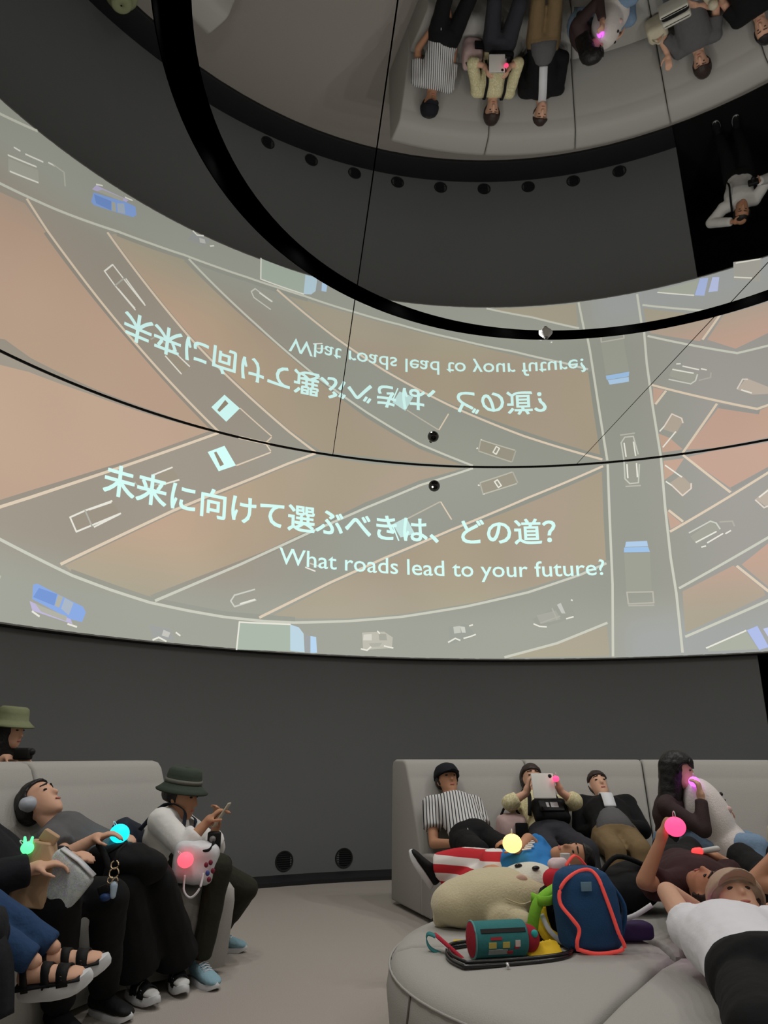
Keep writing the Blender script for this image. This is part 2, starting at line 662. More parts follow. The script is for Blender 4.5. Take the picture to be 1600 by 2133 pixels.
def stroke_pts(path, w):
    """list of (theta, z) quads for a line w metres wide"""
    out = []
    kx = PI / 180 * 5.35
    for (a, b) in zip(path[:-1], path[1:]):
        ax, az, bx, bz = a[0] * kx, a[1], b[0] * kx, b[1]
        L = math.hypot(bx - ax, bz - az) or 1
        nx, nz = -(bz - az) / L * w / 2, (bx - ax) / L * w / 2
        ex, ez = (bx - ax) / L * w * 0.3, (bz - az) / L * w * 0.3
        out.append([((ax + nx - ex) / kx, az + nz - ez), ((bx + nx + ex) / kx, bz + nz + ez), ((bx - nx + ex) / kx, bz - nz + ez), ((ax - nx - ex) / kx, az - nz - ez)])
    return out

def lines(name, paths, w, col, off, label=None):
    sh = []
    for p in paths:
        for q in stroke_pts(p, w):
            sh.append((q, col))
    bm = nb()
    cols = []
    for q, c in sh:
        uv = poly_on_screen(bm, q, off)
        cols += [c(t, z) if callable(c) else c for t, z in uv]
    me = bpy.data.meshes.new(name)
    bm.to_mesh(me)
    bm.free()
    set_cols(me, cols)
    return obj(name, me, M_proj, screen, label=label)

# land between the roads
LAND = [
    [(149.99, 4.325), (147.18, 4.381), (140.59, 4.414), (133.24, 4.423), (126.66, 4.44), (136.1, 3.824), (145.51, 3.262), (148.02, 3.107), (150.73, 2.957), (153.32, 3.015), (153, 3.6), (153, 4.43)],
    [(112.84, 4.42), (106.99, 4.407), (99.91, 4.42), (93.65, 4.424), (106.99, 3.869), (118.84, 3.196), (131.87, 2.55), (140.4, 2.661), (141.19, 2.713), (130.41, 3.43), (116.97, 4.228)],
    [(76.66, 4.354), (76.88, 3.75), (77.13, 3.259), (80.43, 3.132), (86.22, 2.965), (92.88, 2.792), (102.58, 2.625), (109.17, 2.547), (118.65, 2.488), (111.26, 2.906), (98.97, 3.488), (86.21, 4.014)],
    [(66.73, 4.402), (63.54, 4.433), (57.96, 4.423), (52, 4.40), (52, 3.95), (58.2, 4.094), (62.16, 3.936)],
    [(69.72, 3.782), (68.24, 3.616), (69.55, 3.561)],
    [(69.1, 2.838), (63.31, 3.078), (60.66, 2.789), (60.51, 2.726), (69.35, 2.387)],
    [(62.45, 3.079), (59.43, 3.278), (52, 3.1), (52, 2.8), (60.14, 2.814)],
    [(89.74, 2.166), (77.99, 2.496), (77.99, 2.169)],
    [(69.56, 4.158), (68.31, 4.232), (67.01, 4.394), (69.39, 4.398)],
]
for pts in LAND:
    picture('projected_land', [(pts, sand_col)], 0.002)

# darker verge that runs beside each road line
VERGE = [
    [(148.04, 3.115), (145.52, 3.266), (136.1, 3.824), (126.35, 4.44)],
    [(131.88, 2.56), (118.84, 3.202), (106.99, 3.887), (99.95, 4.221), (93.65, 4.424)],
    [(140.41, 2.666), (132.22, 2.537), (123.95, 2.486), (115.7, 2.495)],
    [(94.89, 3.679), (86.21, 4.008), (76.88, 4.368)],
    [(76.51, 4.384), (76.88, 3.756), (77.08, 3.259)],
    [(62.15, 3.947), (58.19, 4.105)],
]
for p in VERGE:
    lines('projected_verge', [p], 0.05, lambda t, z: tuple(x * 0.92 for x in road_col(t, z)[:3]) + (1,), 0.004)

CREAM = S(222, 205, 182)
PALE = S(204, 205, 190)
LINES = [
    ([(150.62, 2.907), (147.99, 3.083), (145.47, 3.232), (136.08, 3.805), (125.82, 4.44)], CREAM),
    ([(141.58, 2.719), (130.44, 3.46), (126.05, 3.726), (116.98, 4.257), (113.59, 4.439)], CREAM),
    ([(153.49, 2.939), (147.55, 2.811), (144.36, 2.734), (140.37, 2.636), (136.37, 2.567), (132.19, 2.505), (128.0, 2.474), (123.93, 2.452), (119.2, 2.448), (115.69, 2.459), (109.16, 2.515), (102.58, 2.593), (94.74, 2.729), (86.96, 2.898), (80.47, 3.092), (77.41, 3.209)], PALE),
    ([(131.54, 2.531), (122.31, 3.016), (113.74, 3.493), (106.99, 3.845), (99.96, 4.184), (93.09, 4.431)], PALE),
    ([(119.72, 2.484), (111.44, 2.926), (104.71, 3.256), (96.0, 3.646), (86.18, 4.051), (76.67, 4.404)], CREAM),
    ([(76.01, 4.417), (76.42, 3.753), (76.86, 2.965), (77.61, 2.168)], PALE),
    ([(69.63, 4.437), (69.86, 3.807), (69.94, 3.233), (69.8, 2.822), (69.92, 2.184)], PALE),
    ([(67.02, 4.43), (62.51, 3.913)], CREAM),
    ([(69.58, 3.533), (58.24, 4.067), (50, 3.95)], CREAM),
    ([(69.45, 3.779), (68.11, 3.638)], CREAM),
    ([(69.36, 2.878), (59.34, 3.34), (50, 3.35)], PALE),
    ([(62.93, 3.063), (60.21, 2.769)], CREAM),
    ([(69.35, 2.346), (60.36, 2.668), (50, 2.75)], PALE),
    ([(90.2, 2.166), (83.95, 2.316), (77.96, 2.528)], PALE),
    ([(154.97, 2.29), (151.1, 2.159)], PALE),
]
for p, c in LINES:
    lines('projected_road_line', [p], 0.027, c, 0.006)

# cars
WHITE = S(232, 230, 218)
GLASS = S(176, 176, 164)

def car(rects, col_lines, w=0.016, label=None):
    sh = list(rects)
    for path, c in col_lines:
        for q in stroke_pts(path, w):
            sh.append((q, c))
    return picture('projected_car', sh, 0.008, label)

BL = S(140, 170, 226); BL2 = S(120, 152, 212); LB = S(184, 214, 240); CYAN = S(214, 255, 250)
car([([(126.94, 4.188), (124.97, 4.308), (123.44, 4.11), (125.48, 3.999)], CYAN), ([(126.19, 4.2), (125.91, 4.218), (124.9, 4.09), (125.34, 4.058)], S(150, 138, 120))],
    [([(123.27, 4.44), (119.44, 4.44)], CREAM), ([(123.38, 4.111), (119.26, 4.35)], CREAM), ([(119.86, 4.44), (119.26, 4.368)], CREAM)], label='white van seen from above')
car([([(141.29, 3.155), (137.22, 3.41), (136.17, 3.309), (140.5, 3.037)], S(156, 147, 133))], [([(141.29, 3.155), (140.5, 3.037), (136.17, 3.309)], WHITE), ([(141.29, 3.155), (139.88, 3.252), (137.22, 3.41)], WHITE), ([(139.45, 3.272), (137.31, 3.394)], WHITE), ([(139.88, 3.252), (139.02, 3.123)], GLASS), ([(138.77, 3.12), (136.32, 3.296)], WHITE)])
car([([(134.96, 3.657), (130.94, 3.917), (129.95, 3.803), (134.24, 3.579)], S(160, 150, 134))], [([(133.03, 3.782), (130.94, 3.917)], WHITE), ([(132.28, 3.686), (130.06, 3.8)], WHITE), ([(134.96, 3.657), (134.25, 3.589), (132.3, 3.706)], GLASS)])
car([([(144.01, 2.494), (143.62, 2.509), (138.98, 2.377), (138.64, 2.33), (138.91, 2.241), (140.06, 2.252), (143.92, 2.373)], BL), ([(143.43, 2.475), (141.64, 2.449), (141.78, 2.346), (143.86, 2.39)], BL2),
     ([(141.54, 2.446), (141.05, 2.432), (141.3, 2.336), (141.73, 2.347)], GLASS), ([(140.86, 2.427), (139.96, 2.397), (140.29, 2.283), (141.1, 2.331)], S(170, 182, 196)),
     ([(144.16, 2.353), (140.06, 2.252), (139.82, 2.213), (143.78, 2.277)], S(190, 182, 214)), ([(143.6, 2.337), (140.46, 2.272), (140.5, 2.23), (142.97, 2.28)], GLASS)],
    [([(143.77, 2.269), (143.09, 2.238)], WHITE), ([(140.28, 2.208), (139.42, 2.193)], WHITE)], label='blue car seen from above')
car([([(132.03, 2.292), (129.85, 2.277), (129.24, 2.173), (131.51, 2.171)], S(160, 162, 160)), ([(130.46, 2.262), (129.71, 2.242), (129.88, 2.195), (130.61, 2.206)], S(196, 196, 188))],
    [([(131.5, 2.158), (130.91, 2.186), (130.1, 2.157)], WHITE), ([(129.09, 2.248), (128.65, 2.224)], WHITE)])
car([([(122.09, 2.415), (116.14, 2.436), (116.04, 2.161), (122.26, 2.138)], S(172, 184, 170)), ([(116.14, 2.436), (115.1, 2.412), (114.51, 2.35), (114.34, 2.155), (116.04, 2.161)], S(190, 214, 226)),
     ([(114.39, 2.341), (113.7, 2.329), (113.66, 2.158), (114.34, 2.155)], S(160, 164, 164)), ([(113.7, 2.329), (113.02, 2.323), (112.87, 2.157), (113.66, 2.153)], LB)],
    [([(122.09, 2.415), (116.14, 2.436)], WHITE), ([(122.09, 2.415), (122.26, 2.138)], WHITE)], label='box truck with a pale blue cab')
car([], [([(120.48, 2.77), (122.8, 2.685), (123.2, 2.621), (122.73, 2.567), (120.31, 2.66)], S(205, 206, 196)), ([(122.08, 2.603), (120.43, 2.664)], WHITE)])
car([([(107.47, 2.398), (104.78, 2.419), (103.73, 2.36), (103.86, 2.244), (107.35, 2.211)], S(190, 188, 174)), ([(107.29, 2.377), (106.3, 2.387), (106.3, 2.319), (107.35, 2.315)], S(214, 212, 200)),
     ([(105.48, 2.395), (104.55, 2.394), (104.44, 2.326), (105.37, 2.322)], S(168, 168, 156)), ([(106.65, 2.286), (105.02, 2.298), (105.37, 2.255), (106.42, 2.246)], GLASS)],
    [([(107.58, 2.221), (106.89, 2.208), (106.42, 2.246)], WHITE), ([(104.79, 2.262), (103.74, 2.244)], WHITE), ([(105.6, 2.421), (105.36, 2.396)], WHITE)], label='small white car')
car([([(96.89, 2.496), (94.65, 2.532), (93.65, 2.414), (94.25, 2.371), (96.73, 2.303)], S(156, 160, 150)), ([(96.31, 2.497), (95.48, 2.509), (95.39, 2.434), (96.22, 2.422)], S(196, 198, 188)), ([(95.48, 2.504), (94.9, 2.499), (94.81, 2.434), (95.28, 2.434)], S(205, 206, 196))],
    [([(96.96, 2.324), (96.12, 2.368), (95.55, 2.348)], WHITE), ([(95.07, 2.37), (94.25, 2.392), (93.65, 2.414)], WHITE), ([(94.31, 2.511), (93.95, 2.522)], WHITE)])
car([([(86.71, 2.589), (81.95, 2.823), (81.57, 2.603), (85.75, 2.485)], S(157, 159, 149)), ([(86.11, 2.632), (83.78, 2.683), (83.29, 2.584), (85.72, 2.533)], S(168, 168, 158)), ([(83.61, 2.749), (83.13, 2.77), (82.67, 2.648), (83.12, 2.649)], S(196, 198, 190))],
    [([(86.52, 2.534), (85.85, 2.506), (85.06, 2.5)], WHITE), ([(85.71, 2.544), (83.37, 2.617)], GLASS), ([(82.6, 2.588), (81.79, 2.608)], WHITE), ([(81.86, 2.8), (81.75, 2.795)], WHITE), ([(84.21, 2.706), (83.74, 2.585)], GLASS)])
car([([(92.19, 4.239), (87.92, 4.383), (87.46, 4.239), (91.83, 4.09)], S(156, 151, 134))], [([(92.18, 4.245), (88.04, 4.383)], S(186, 184, 168)), ([(91.88, 4.097), (87.52, 4.233)], S(190, 188, 172)), ([(90.33, 4.259), (89.94, 4.284), (89.49, 4.209), (89.88, 4.184), (90.33, 4.259)], WHITE), ([(92.44, 4.213), (92.32, 4.207)], WHITE), ([(91.88, 4.097), (91.76, 4.097)], WHITE), ([(92.19, 4.232), (91.88, 4.097)], S(180, 178, 164)), ([(87.92, 4.383), (87.39, 4.245)], S(176, 174, 160))])
car([([(74.01, 4.44), (72.14, 4.42), (72.41, 4.118), (74.17, 4.123)], S(156, 156, 144))], [([(74.01, 4.44), (74.12, 4.22), (73.62, 4.155), (72.59, 4.156), (72.24, 4.384)], S(196, 198, 186)), ([(73.71, 4.4), (73.77, 4.229)], WHITE), ([(72.56, 4.4), (72.63, 4.229)], WHITE), ([(74.11, 4.123), (72.41, 4.118)], S(186, 184, 172))])
car([([(68.95, 4.114), (67.54, 4.191), (66.52, 4.047), (67.73, 3.946)], S(180, 168, 152))], [([(69.24, 4.335), (67.56, 4.168)], WHITE), ([(69.37, 4.132), (68.77, 4.077)], WHITE), ([(68.77, 4.077), (67.73, 3.94), (66.67, 4.014), (66.59, 4.072)], S(226, 212, 198))])
car([([(67.48, 3.45), (64.96, 3.601), (64.17, 3.491), (66.86, 3.354)], S(164, 164, 152))], [([(67.53, 3.495), (65.07, 3.602), (64.48, 3.573), (64.16, 3.502)], S(206, 208, 196)), ([(66.94, 3.377), (64.61, 3.474)], WHITE), ([(65.7, 3.359), (63.93, 3.443)], WHITE), ([(66.39, 3.316), (65.96, 3.323)], WHITE), ([(63.62, 3.44), (63.07, 3.466)], WHITE), ([(64.05, 3.579), (62.72, 3.572), (62.6, 3.515)], S(178, 176, 164))])
car([([(74.8, 3.451), (72.37, 3.444), (72.33, 3.381), (74.98, 3.389)], S(176, 204, 232)), ([(75.1, 3.384), (72.33, 3.375), (72.18, 3.312), (75.16, 3.327)], S(160, 194, 230)),
     ([(75.17, 3.316), (72.2, 3.301), (72.48, 2.86), (75.35, 2.875)], S(158, 160, 148))],
    [([(75.31, 2.864), (72.38, 2.854), (72.41, 2.73), (75.28, 2.733), (75.31, 2.864)], S(186, 182, 170)), ([(75.25, 2.712), (72.44, 2.703)], S(182, 180, 170))], label='truck with a light blue cab')
car([([(59.97, 3.788), (58.52, 3.886), (55.2, 3.95), (58.84, 3.67)], S(190, 178, 164))], [([(59.98, 3.777), (59.23, 3.676), (58.71, 3.69)], S(222, 212, 200)), ([(59.54, 3.803), (58.55, 3.864)], WHITE)])
car([([(67.23, 2.213), (63.04, 2.371), (62.07, 2.176), (67.17, 2.178)], S(172, 176, 162)), ([(62.93, 2.375), (61.81, 2.413), (61.0, 2.19), (61.99, 2.166)], S(176, 190, 232)), ([(61.28, 2.379), (60.2, 2.401), (59.72, 2.221), (60.51, 2.196)], S(190, 200, 234))],
    [([(67.33, 2.214), (63.04, 2.371)], WHITE)], label='truck with a lilac cab')
car([([(103.57, 3.673), (101.84, 3.767), (100.78, 3.573), (102.62, 3.516)], S(196, 226, 222))], [([(101.6, 3.757), (97.48, 3.983)], S(190, 184, 168)), ([(97.35, 3.983), (96.07, 3.771)], CREAM), ([(103.57, 3.65), (102.86, 3.479)], CYAN)], label='white van behind the lettering')
car([], [([(114.47, 3.072), (113.29, 3.04)], WHITE), ([(113.89, 3.121), (112.83, 3.099)], S(206, 200, 184))])
car([([(153.3, 2.647), (150.18, 2.545), (149.82, 2.667), (153.02, 2.774)], S(172, 172, 160))], [([(153.37, 2.62), (150.44, 2.526)], WHITE), ([(152.84, 2.76), (149.93, 2.669)], WHITE), ([(151.73, 2.482), (149.87, 2.428)], WHITE), ([(152.98, 2.504), (152.36, 2.493)], WHITE), ([(149.27, 2.394), (148.62, 2.381)], WHITE), ([(148.74, 2.378), (147.49, 2.378), (147.12, 2.511)], S(186, 186, 172))], label='large pale car')
car([([(57.82, 2.079), (54.58, 2.148), (55.28, 2.443), (58.18, 2.316)], S(170, 168, 158))], [([(57.52, 2.103), (54.81, 2.152)], WHITE), ([(58.01, 2.282), (56.13, 2.361)], WHITE)])

# lettering on the screen
def lettering(text, th0, th1, z_base, height_ref, name, label, offset=0.0, advance=None, bold=0.0):
    cu = bpy.data.curves.new('lettering', 'FONT')
    cu.body = text
    cu.size = 1.0
    cu.resolution_u = 3
    cu.offset = offset
    o = bpy.data.objects.new('lettering_tmp', cu)
    COL.objects.link(o)
    dg = bpy.context.evaluated_depsgraph_get()
    me = bpy.data.meshes.new_from_object(o.evaluated_get(dg))
    bpy.data.objects.remove(o, do_unlink=True)
    xs = [v.co.x for v in me.vertices]
    x0, x1 = min(xs), max(xs)
    b = nb()
    b.from_mesh(me)
    if bold:
        for sx, sy in ((1, 1), (1, -1), (-1, 1), (-1, -1)):
            g0 = len(b.verts)
            b.from_mesh(me)
            b.verts.ensure_lookup_table()
            for v in b.verts[g0:]:
                v.co.x += sx * bold
                v.co.y += sy * bold
                v.co.z += 0.002 * (sx + 2 * sy)
    bpy.data.meshes.remove(me)
    nseg = 60
    for k in range(1, nseg):
        x = x0 + (x1 - x0) * k / nseg
        bmesh.ops.bisect_plane(b, geom=b.verts[:] + b.edges[:] + b.faces[:], plane_co=(x, 0, 0), plane_no=(1, 0, 0))
    orig = {v: v.co.x - x0 for v in b.verts}
    for v in b.verts:
        th = th0 + (th1 - th0) * (v.co.x - x0) / (x1 - x0)
        v.co = SP(th, z_base + v.co.y * height_ref, 0.03 + v.co.z * 0.3)
    # one object per character
    x_of = {}
    isl = []
    seen = set()
    for f0 in b.faces:
        if f0 in seen: continue
        stack, grp = [f0], []
        seen.add(f0)
        while stack:
            f = stack.pop()
            grp.append(f)
            for v in f.verts:
                for g in v.link_faces:
                    if g not in seen:
                        seen.add(g)
                        stack.append(g)
        xa = [orig[v] for f in grp for v in f.verts]
        isl.append([min(xa), max(xa), grp])
    isl.sort(key=lambda q: q[0])
    chars = []
    for lo_, hi_, grp in isl:
        key = int((lo_ + hi_) / 2 / advance) if advance else None
        if chars and ((advance and chars[-1][0] == key) or (not advance and lo_ < chars[-1][2] - 0.01)):
            chars[-1][1] += grp
            chars[-1][2] = max(chars[-1][2], hi_)
        else:
            chars.append([key, list(grp), hi_])
    if advance: chars.sort(key=lambda q: q[0])
    for key, grp, _ in chars:
        b2 = nb()
        mp = {}
        for f in grp:
            for v in f.verts:
                if v not in mp: mp[v] = b2.verts.new(v.co)
            b2.faces.new([mp[v] for v in f.verts])
        m2 = bpy.data.meshes.new(name)
        b2.to_mesh(m2)
        b2.free()
        set_cols(m2, [S(214, 252, 246)] * len(m2.vertices))
        obj(name, m2, M_proj, screen, label=label)
    b.free()

lettering('未来に向けて選ぶべきは、どの道？', 138.4, 83.1, 3.49, 0.335, 'japanese_letter', 'large pale cyan Japanese character', 0.005, 1.0, 0.011)
lettering('What roads lead to your future?', 117.8, 77.6, 3.075, 0.262, 'english_letter', 'pale cyan Latin letter', 0.006)

# ================================================================== SMALL FIXTURES
# black ball projector standing off the screen
t = empty('projector_ball', PS(5.24, 98.45, 4.10), 'small glossy black ball mounted on the screen below the ceiling joint', 'projector')
bm = nb()
c = V(PS(5.24, 98.45, 4.135))
ball(bm, c, 0.068, nu=24, nv=16)
obj('housing', bm, mat('gloss_black', S(8, 8, 9), 0.12, var=0.0, spec=0.6), t)
bm = nb()
d = V((-0.35, -0.80, -0.48)).normalized()
ball(bm, c + d * 0.060, 0.013, nu=12, nv=8)
obj('lens', bm, mat('lit_lens', S(255, 250, 235), 0.3, var=0.0, emit=S(255, 248, 225), estr=3.0), t)
bm = nb()
limb(bm, c, PS(5.40, 98.45, 4.14), 0.02, 0.02)
obj('wall_bracket', bm, M_blackhard, t)
# sensor dome under the ring slot
t = empty('ceiling_sensor', (1.32, 5.25, HC - 0.07), 'small white sensor dome hanging from the black ceiling ring', 'sensor')
sx, sy = 1.32, 5.29
bm = nb()
lathe(bm, [(0.0, HC - 0.075), (0.022, HC - 0.072), (0.036, HC - 0.055), (0.05, HC - 0.04), (0.056, HC - 0.03), (0.056, HC - 0.012), (0, HC - 0.012)], (sx, sy, 0), n=20)
obj('housing', bm, mat('white_plastic', S(205, 205, 203), 0.4, var=0.0), t, auto=35)
bm = nb()
ball(bm, (sx, sy, HC - 0.07), 0.02, nu=14, nv=8)
obj('lens_dome', bm, mat('grey_plastic', S(120, 120, 120), 0.3, var=0.0), t)
bm = nb()
boxm(bm, (sx, sy, HC), (0.05, 0.16, 0.026))
obj('mounting_bar', bm, M_blackhard, t)
# a row of round air grilles low on the wall
for k in range(9):
    th = 70.1 + 6.48 * k
    c = V(PS(RW, th, 0.165))
    er = V((math.cos(math.radians(th)), math.sin(math.radians(th)), 0))
    et = V((-er.y, er.x, 0))
    t = empty('air_grille', c, 'round black air grille low on the charcoal wall behind the sofas', 'air vent', 'row of round air grilles on the wall foot')
    bm = nb()
    lathe(bm, [(0.076, -0.004), (0.078, 0.008), (0.090, 0.010), (0.093, -0.004)], c, (et, V((0, 0, 1)), -er), n=28)
    obj('rim', bm, M_plinth, t, auto=35)
    bm = nb()
    lathe(bm, [(0.0, -0.002), (0.077, -0.002), (0.077, 0.001), (0.0, 0.001)], c, (et, V((0, 0, 1)), -er), n=24)
    obj('backing', bm, mat('dark_grille_back', S(30, 30, 31), .9, var=.05, scale=10, bump=0), t, auto=35)
    for q in range(7):
        z = -0.06 + 0.02 * q
        w = math.sqrt(max(0.0, 0.076 ** 2 - z * z)) * 2
        bm = nb()
        boxm(bm, c + V((0, 0, z)) - er * 0.005, (w, 0.006, 0.006), (et, er, V((0, 0, 1))))
        obj('slat', bm, M_plinth, t, smooth=False)

# ================================================================== SOFAS
SEAT_PROF = [(2.78, 0.03), (2.75, 0.10), (2.715, 0.36), (2.725, 0.425), (2.77, 0.455), (2.95, 0.462), (3.10, 0.458), (3.235, 0.445), (3.25, 0.42), (3.25, 0.03)]
BACK_PROF = [(3.262, 0.03), (3.262, 0.44), (3.32, 0.60), (3.44, 0.86), (3.487, 0.955), (3.4955, 0.964), (3.503, 0.982), (3.545, 1.065), (3.58, 1.095), (3.63, 1.105), (3.80, 1.105), (3.85, 1.092), (3.875, 1.05), (3.895, 0.6), (3.90, 0.03)]

def curved_sofa(angles, label, warp=None):
    mid = (angles[0] + angles[-1]) / 2
    t = empty('curved_sofa', PS(3.3, mid, 0), label, 'sofa')
    for a, b in zip(angles[:-1], angles[1:]):
        lo, hi = min(a, b) + 0.06, max(a, b) - 0.06
        bm = nb()
        sweep(bm, SEAT_PROF, lo, hi, 1.5, rnd=0.022, warp=warp)
        obj('seat', bm, M_sofa, t, auto=50)
        bm = nb()
        sweep(bm, BACK_PROF, lo, hi, 1.5, rnd=0.022)
        obj('backrest', bm, M_sofa, t, auto=50)
    return t

def shallow(a, r):              # this seat gets shallower away from its end
    return r + (0.05 + 0.15 * sm(143, 156, a)) * (3.25 - r) / 0.53 if r < 3.24 else r

curved_sofa([109.5, 92.9, 77.5, 62.1, 46.7, 31.3], 'curved warm grey sofa with high slanted back beside the doorway')
curved_sofa([142.3, 157.8, 173.3, 188.8, 204.3, 219.8], 'curved warm grey sofa where the hat wearer and the black trousers people sit', shallow)

# round ottoman of wedge cushions in the middle
OX, OY, OR = 1.2, 3.4, 1.19
OT = 0.40
t = empty('round_ottoman', (OX, OY, 0), 'large round warm grey ottoman of wedge cushions strewn with toys and bags', 'ottoman')
OPROF = [(0.045, 0.02), (0.045, OT - 0.04), (0.09, OT - 0.014), (0.35, OT + 0.004), (0.8, OT + 0.004), (1.08, OT - 0.006), (1.145, OT - 0.022), (1.175, OT - 0.06), (1.188, OT - 0.14), (1.165, 0.02)]
WEDGE = [236, 296, 356, 416, 470, 536, 596]
for a, b in zip(WEDGE[:-1], WEDGE[1:]):
    bm = nb()
    # wedge: sides kept parallel to the joint by offsetting, edges rounded
    nseg = 14
    prof = OPROF
    sect = []
    for g, ins in ((0.006, 0.03), (0.012, 0.012), (0.022, 0.004), (0.04, 0.0)):
        sect.append((g, ins, 0))
    rings = []
    def ringat(kind, f0, ins):
        out = []
        f = f0
        for (r, z) in prof:
            z2 = z - ins if z > 0.1 else z
            if kind == 0:
                an = math.radians(a); nx, ny = -math.sin(an), math.cos(an); f = min(f0, r * .3)
                out.append(V((OX + r * math.cos(an) + nx * f, OY + r * math.sin(an) + ny * f, z2)))
            elif kind == 2:
                an = math.radians(b); nx, ny = math.sin(an), -math.cos(an); f = min(f0, r * .3)
                out.append(V((OX + r * math.cos(an) + nx * f, OY + r * math.sin(an) + ny * f, z2)))
            else:
                rr2 = max(r, 0.11)
                m = 0.05 / rr2
                a2, b2 = math.radians(a) + m, math.radians(b) - m
                if b2 < a2: a2 = b2 = math.radians((a + b) / 2)
                an = a2 + (b2 - a2) * f
                out.append(V((OX + r * math.cos(an), OY + r * math.sin(an), z2)))
        return out
    for g, ins, _ in sect:
        rings.append(ringat(0, g, ins))
    for k in range(nseg + 1):
        rings.append(ringat(1, k / nseg, 0))
    for g, ins, _ in reversed(sect):
        rings.append(ringat(2, g, ins))
    loft(bm, rings)
    obj('wedge_cushion', bm, M_sofa, t, auto=55)
# piping around the upper rim and one upright seam
bm = nb()
tube(bm, [V((OX + 1.176 * math.cos(math.radians(q)), OY + 1.176 * math.sin(math.radians(q)), OT - 0.055)) for q in range(0, 360, 4)], 0.0045, n=6, closed=True)
obj('rim_piping', bm, M_sofa, t)
for q in (200, 262, 320, 20, 80, 140):
    an = math.radians(q)
    bm = nb()
    tube(bm, [V((OX + r * math.cos(an), OY + r * math.sin(an), z)) for r, z in ((1.17, 0.03), (1.183, 0.15), (1.190, 0.26), (1.178, 0.34))], 0.004, n=6)
    obj('side_seam', bm, M_seam, t)

# ================================================================== PEOPLE
M_skin = mat('skin_light', S(214, 168, 142), 0.6, var=0.05, scale=20, bump=0.0)
M_skin2 = mat('skin_tan', S(190, 140, 110), 0.6, var=0.05, scale=20, bump=0.0)
M_hair = mat('black_hair', S(20, 17, 17), 0.45, var=0.25, scale=90, bump=0.3, spec=0.4)
M_hair2 = mat('dark_brown_hair', S(46, 32, 27), 0.5, var=0.25, scale=90, bump=0.3, spec=0.4)
M_eye = mat('dark_eye', S(25, 20, 18), 0.2, var=0.0, spec=0.5)
M_lip = mat('lip', S(176, 104, 96), 0.5, var=0.0)
M_sole = mat('white_rubber', S(215, 217, 220), 0.6, var=0.05, scale=30, bump=0.0)
M_blackcloth = mat('black_cloth', S(15, 15, 17), 0.9, var=0.2, scale=30, bump=0.3)

def seg_ring(c, s, f, w, d, n=18):
    return [c + s * (math.cos(2 * PI * i / n) * w) + f * (math.sin(2 * PI * i / n) * d) for i in range(n)]

def torso_loft(bm, secs, n=18):
    """secs: (centre, side vector, front vector, half width, half depth)"""
    rings = []
    c, s, f, w, d = secs[0]
    dirn = (V(secs[0][0]) - V(secs[1][0])).normalized()
    rings.append(seg_ring(c + dirn * d * 0.45, s, f, w * 0.35, d * 0.35, n))
    rings.append(seg_ring(c + dirn * d * 0.3, s, f, w * 0.75, d * 0.75, n))
    for (c, s, f, w, d) in secs:
        rings.append(seg_ring(c, s, f, w, d, n))
    c, s, f, w, d = secs[-1]
    dirn = (V(secs[-1][0]) - V(secs[-2][0])).normalized()
    rings.append(seg_ring(c + dirn * d * 0.3, s, f, w * 0.75, d * 0.75, n))
    rings.append(seg_ring(c + dirn * d * 0.45, s, f, w * 0.3, d * 0.3, n))
    loft(bm, rings)

def head_mesh(bm, c, u, f, s, k):
    prof = [(-.118, .018, .022, .052), (-.108, .034, .036, .046), (-.085, .049, .056, .034), (-.055, .058, .074, .018), (-.02, .065, .088, .006), (.02, .071, .096, .0),
            (.055, .073, .097, -.004), (.085, .064, .085, -.006), (.105, .046, .062, -.006), (.117, .02, .03, -.006)]
    rings = []
    for z, w, d, o in prof:
        rings.append(seg_ring(c + u * (z * k) + f * (o * k), s, f, w * k, d * k))
    loft(bm, rings)
    limb(bm, c + u * (.018 * k) + f * (.088 * k), c + u * (-.026 * k) + f * (.104 * k), .009 * k, .014 * k)
    for q in (-1, 1):
        ball(bm, c + s * (q * .074 * k) + f * (-.008 * k) + u * (-.005 * k), .012 * k, .02 * k, .032 * k, (s, f, u), 10, 8)
        limb(bm, c + s * (q * .015 * k) + u * (.04 * k) + f * (.086 * k), c + s * (q * .045 * k) + u * (.038 * k) + f * (.07 * k), .011 * k, .01 * k, 8)
    ball(bm, c + u * (-.062 * k) + f * (.083 * k), .022 * k, .012 * k, .011 * k, (s, f, u), 12, 8)

def hand_mesh(bm, w, d, nrm, k, side, curl):
    """palm and five fingers; d: pointing direction, nrm: palm normal (fingers curl towards it)"""
    d = V(d).normalized()
    nrm = (V(nrm) - d * V(nrm).dot(d))
    if nrm.length < 1e-3: nrm = frame(d)[2]
    nrm.normalize()
    lat = d.cross(nrm) * side
    limb(bm, w, w + d * (.03 * k), .026 * k, .03 * k, 10)
    limb(bm, w + d * (.03 * k), w + d * (.075 * k), .036 * k, .040 * k, 12, flat=0.38, hint=nrm)
    for i, (off, L) in enumerate(((-.030, .062), (-.010, .076), (.011, .080), (.031, .070))):
        p = w + d * (.085 * k) + lat * (off * k)
        a = 0.0
        r = .0092 * k
        for j, fr in enumerate((.45, .32, .25)):
            a += curl * (0.75 + 0.12 * j)
            q = p + (d * math.cos(a) + nrm * math.sin(a)) * (L * fr * k)
            limb(bm, p, q, r, r * .9, 8)
            p, r = q, r * .9
    p = w + d * (.025 * k) + lat * (.030 * k)
    dd = (d * .65 + lat * .75 + nrm * (.35 + curl * .5)).normalized()
    q = p + dd * (.045 * k)
    limb(bm, p, q, .0125 * k, .011 * k, 8)
    limb(bm, q, q + (dd * .6 + d * .6 + nrm * curl * .6).normalized() * (.035 * k), .011 * k, .009 * k, 8)

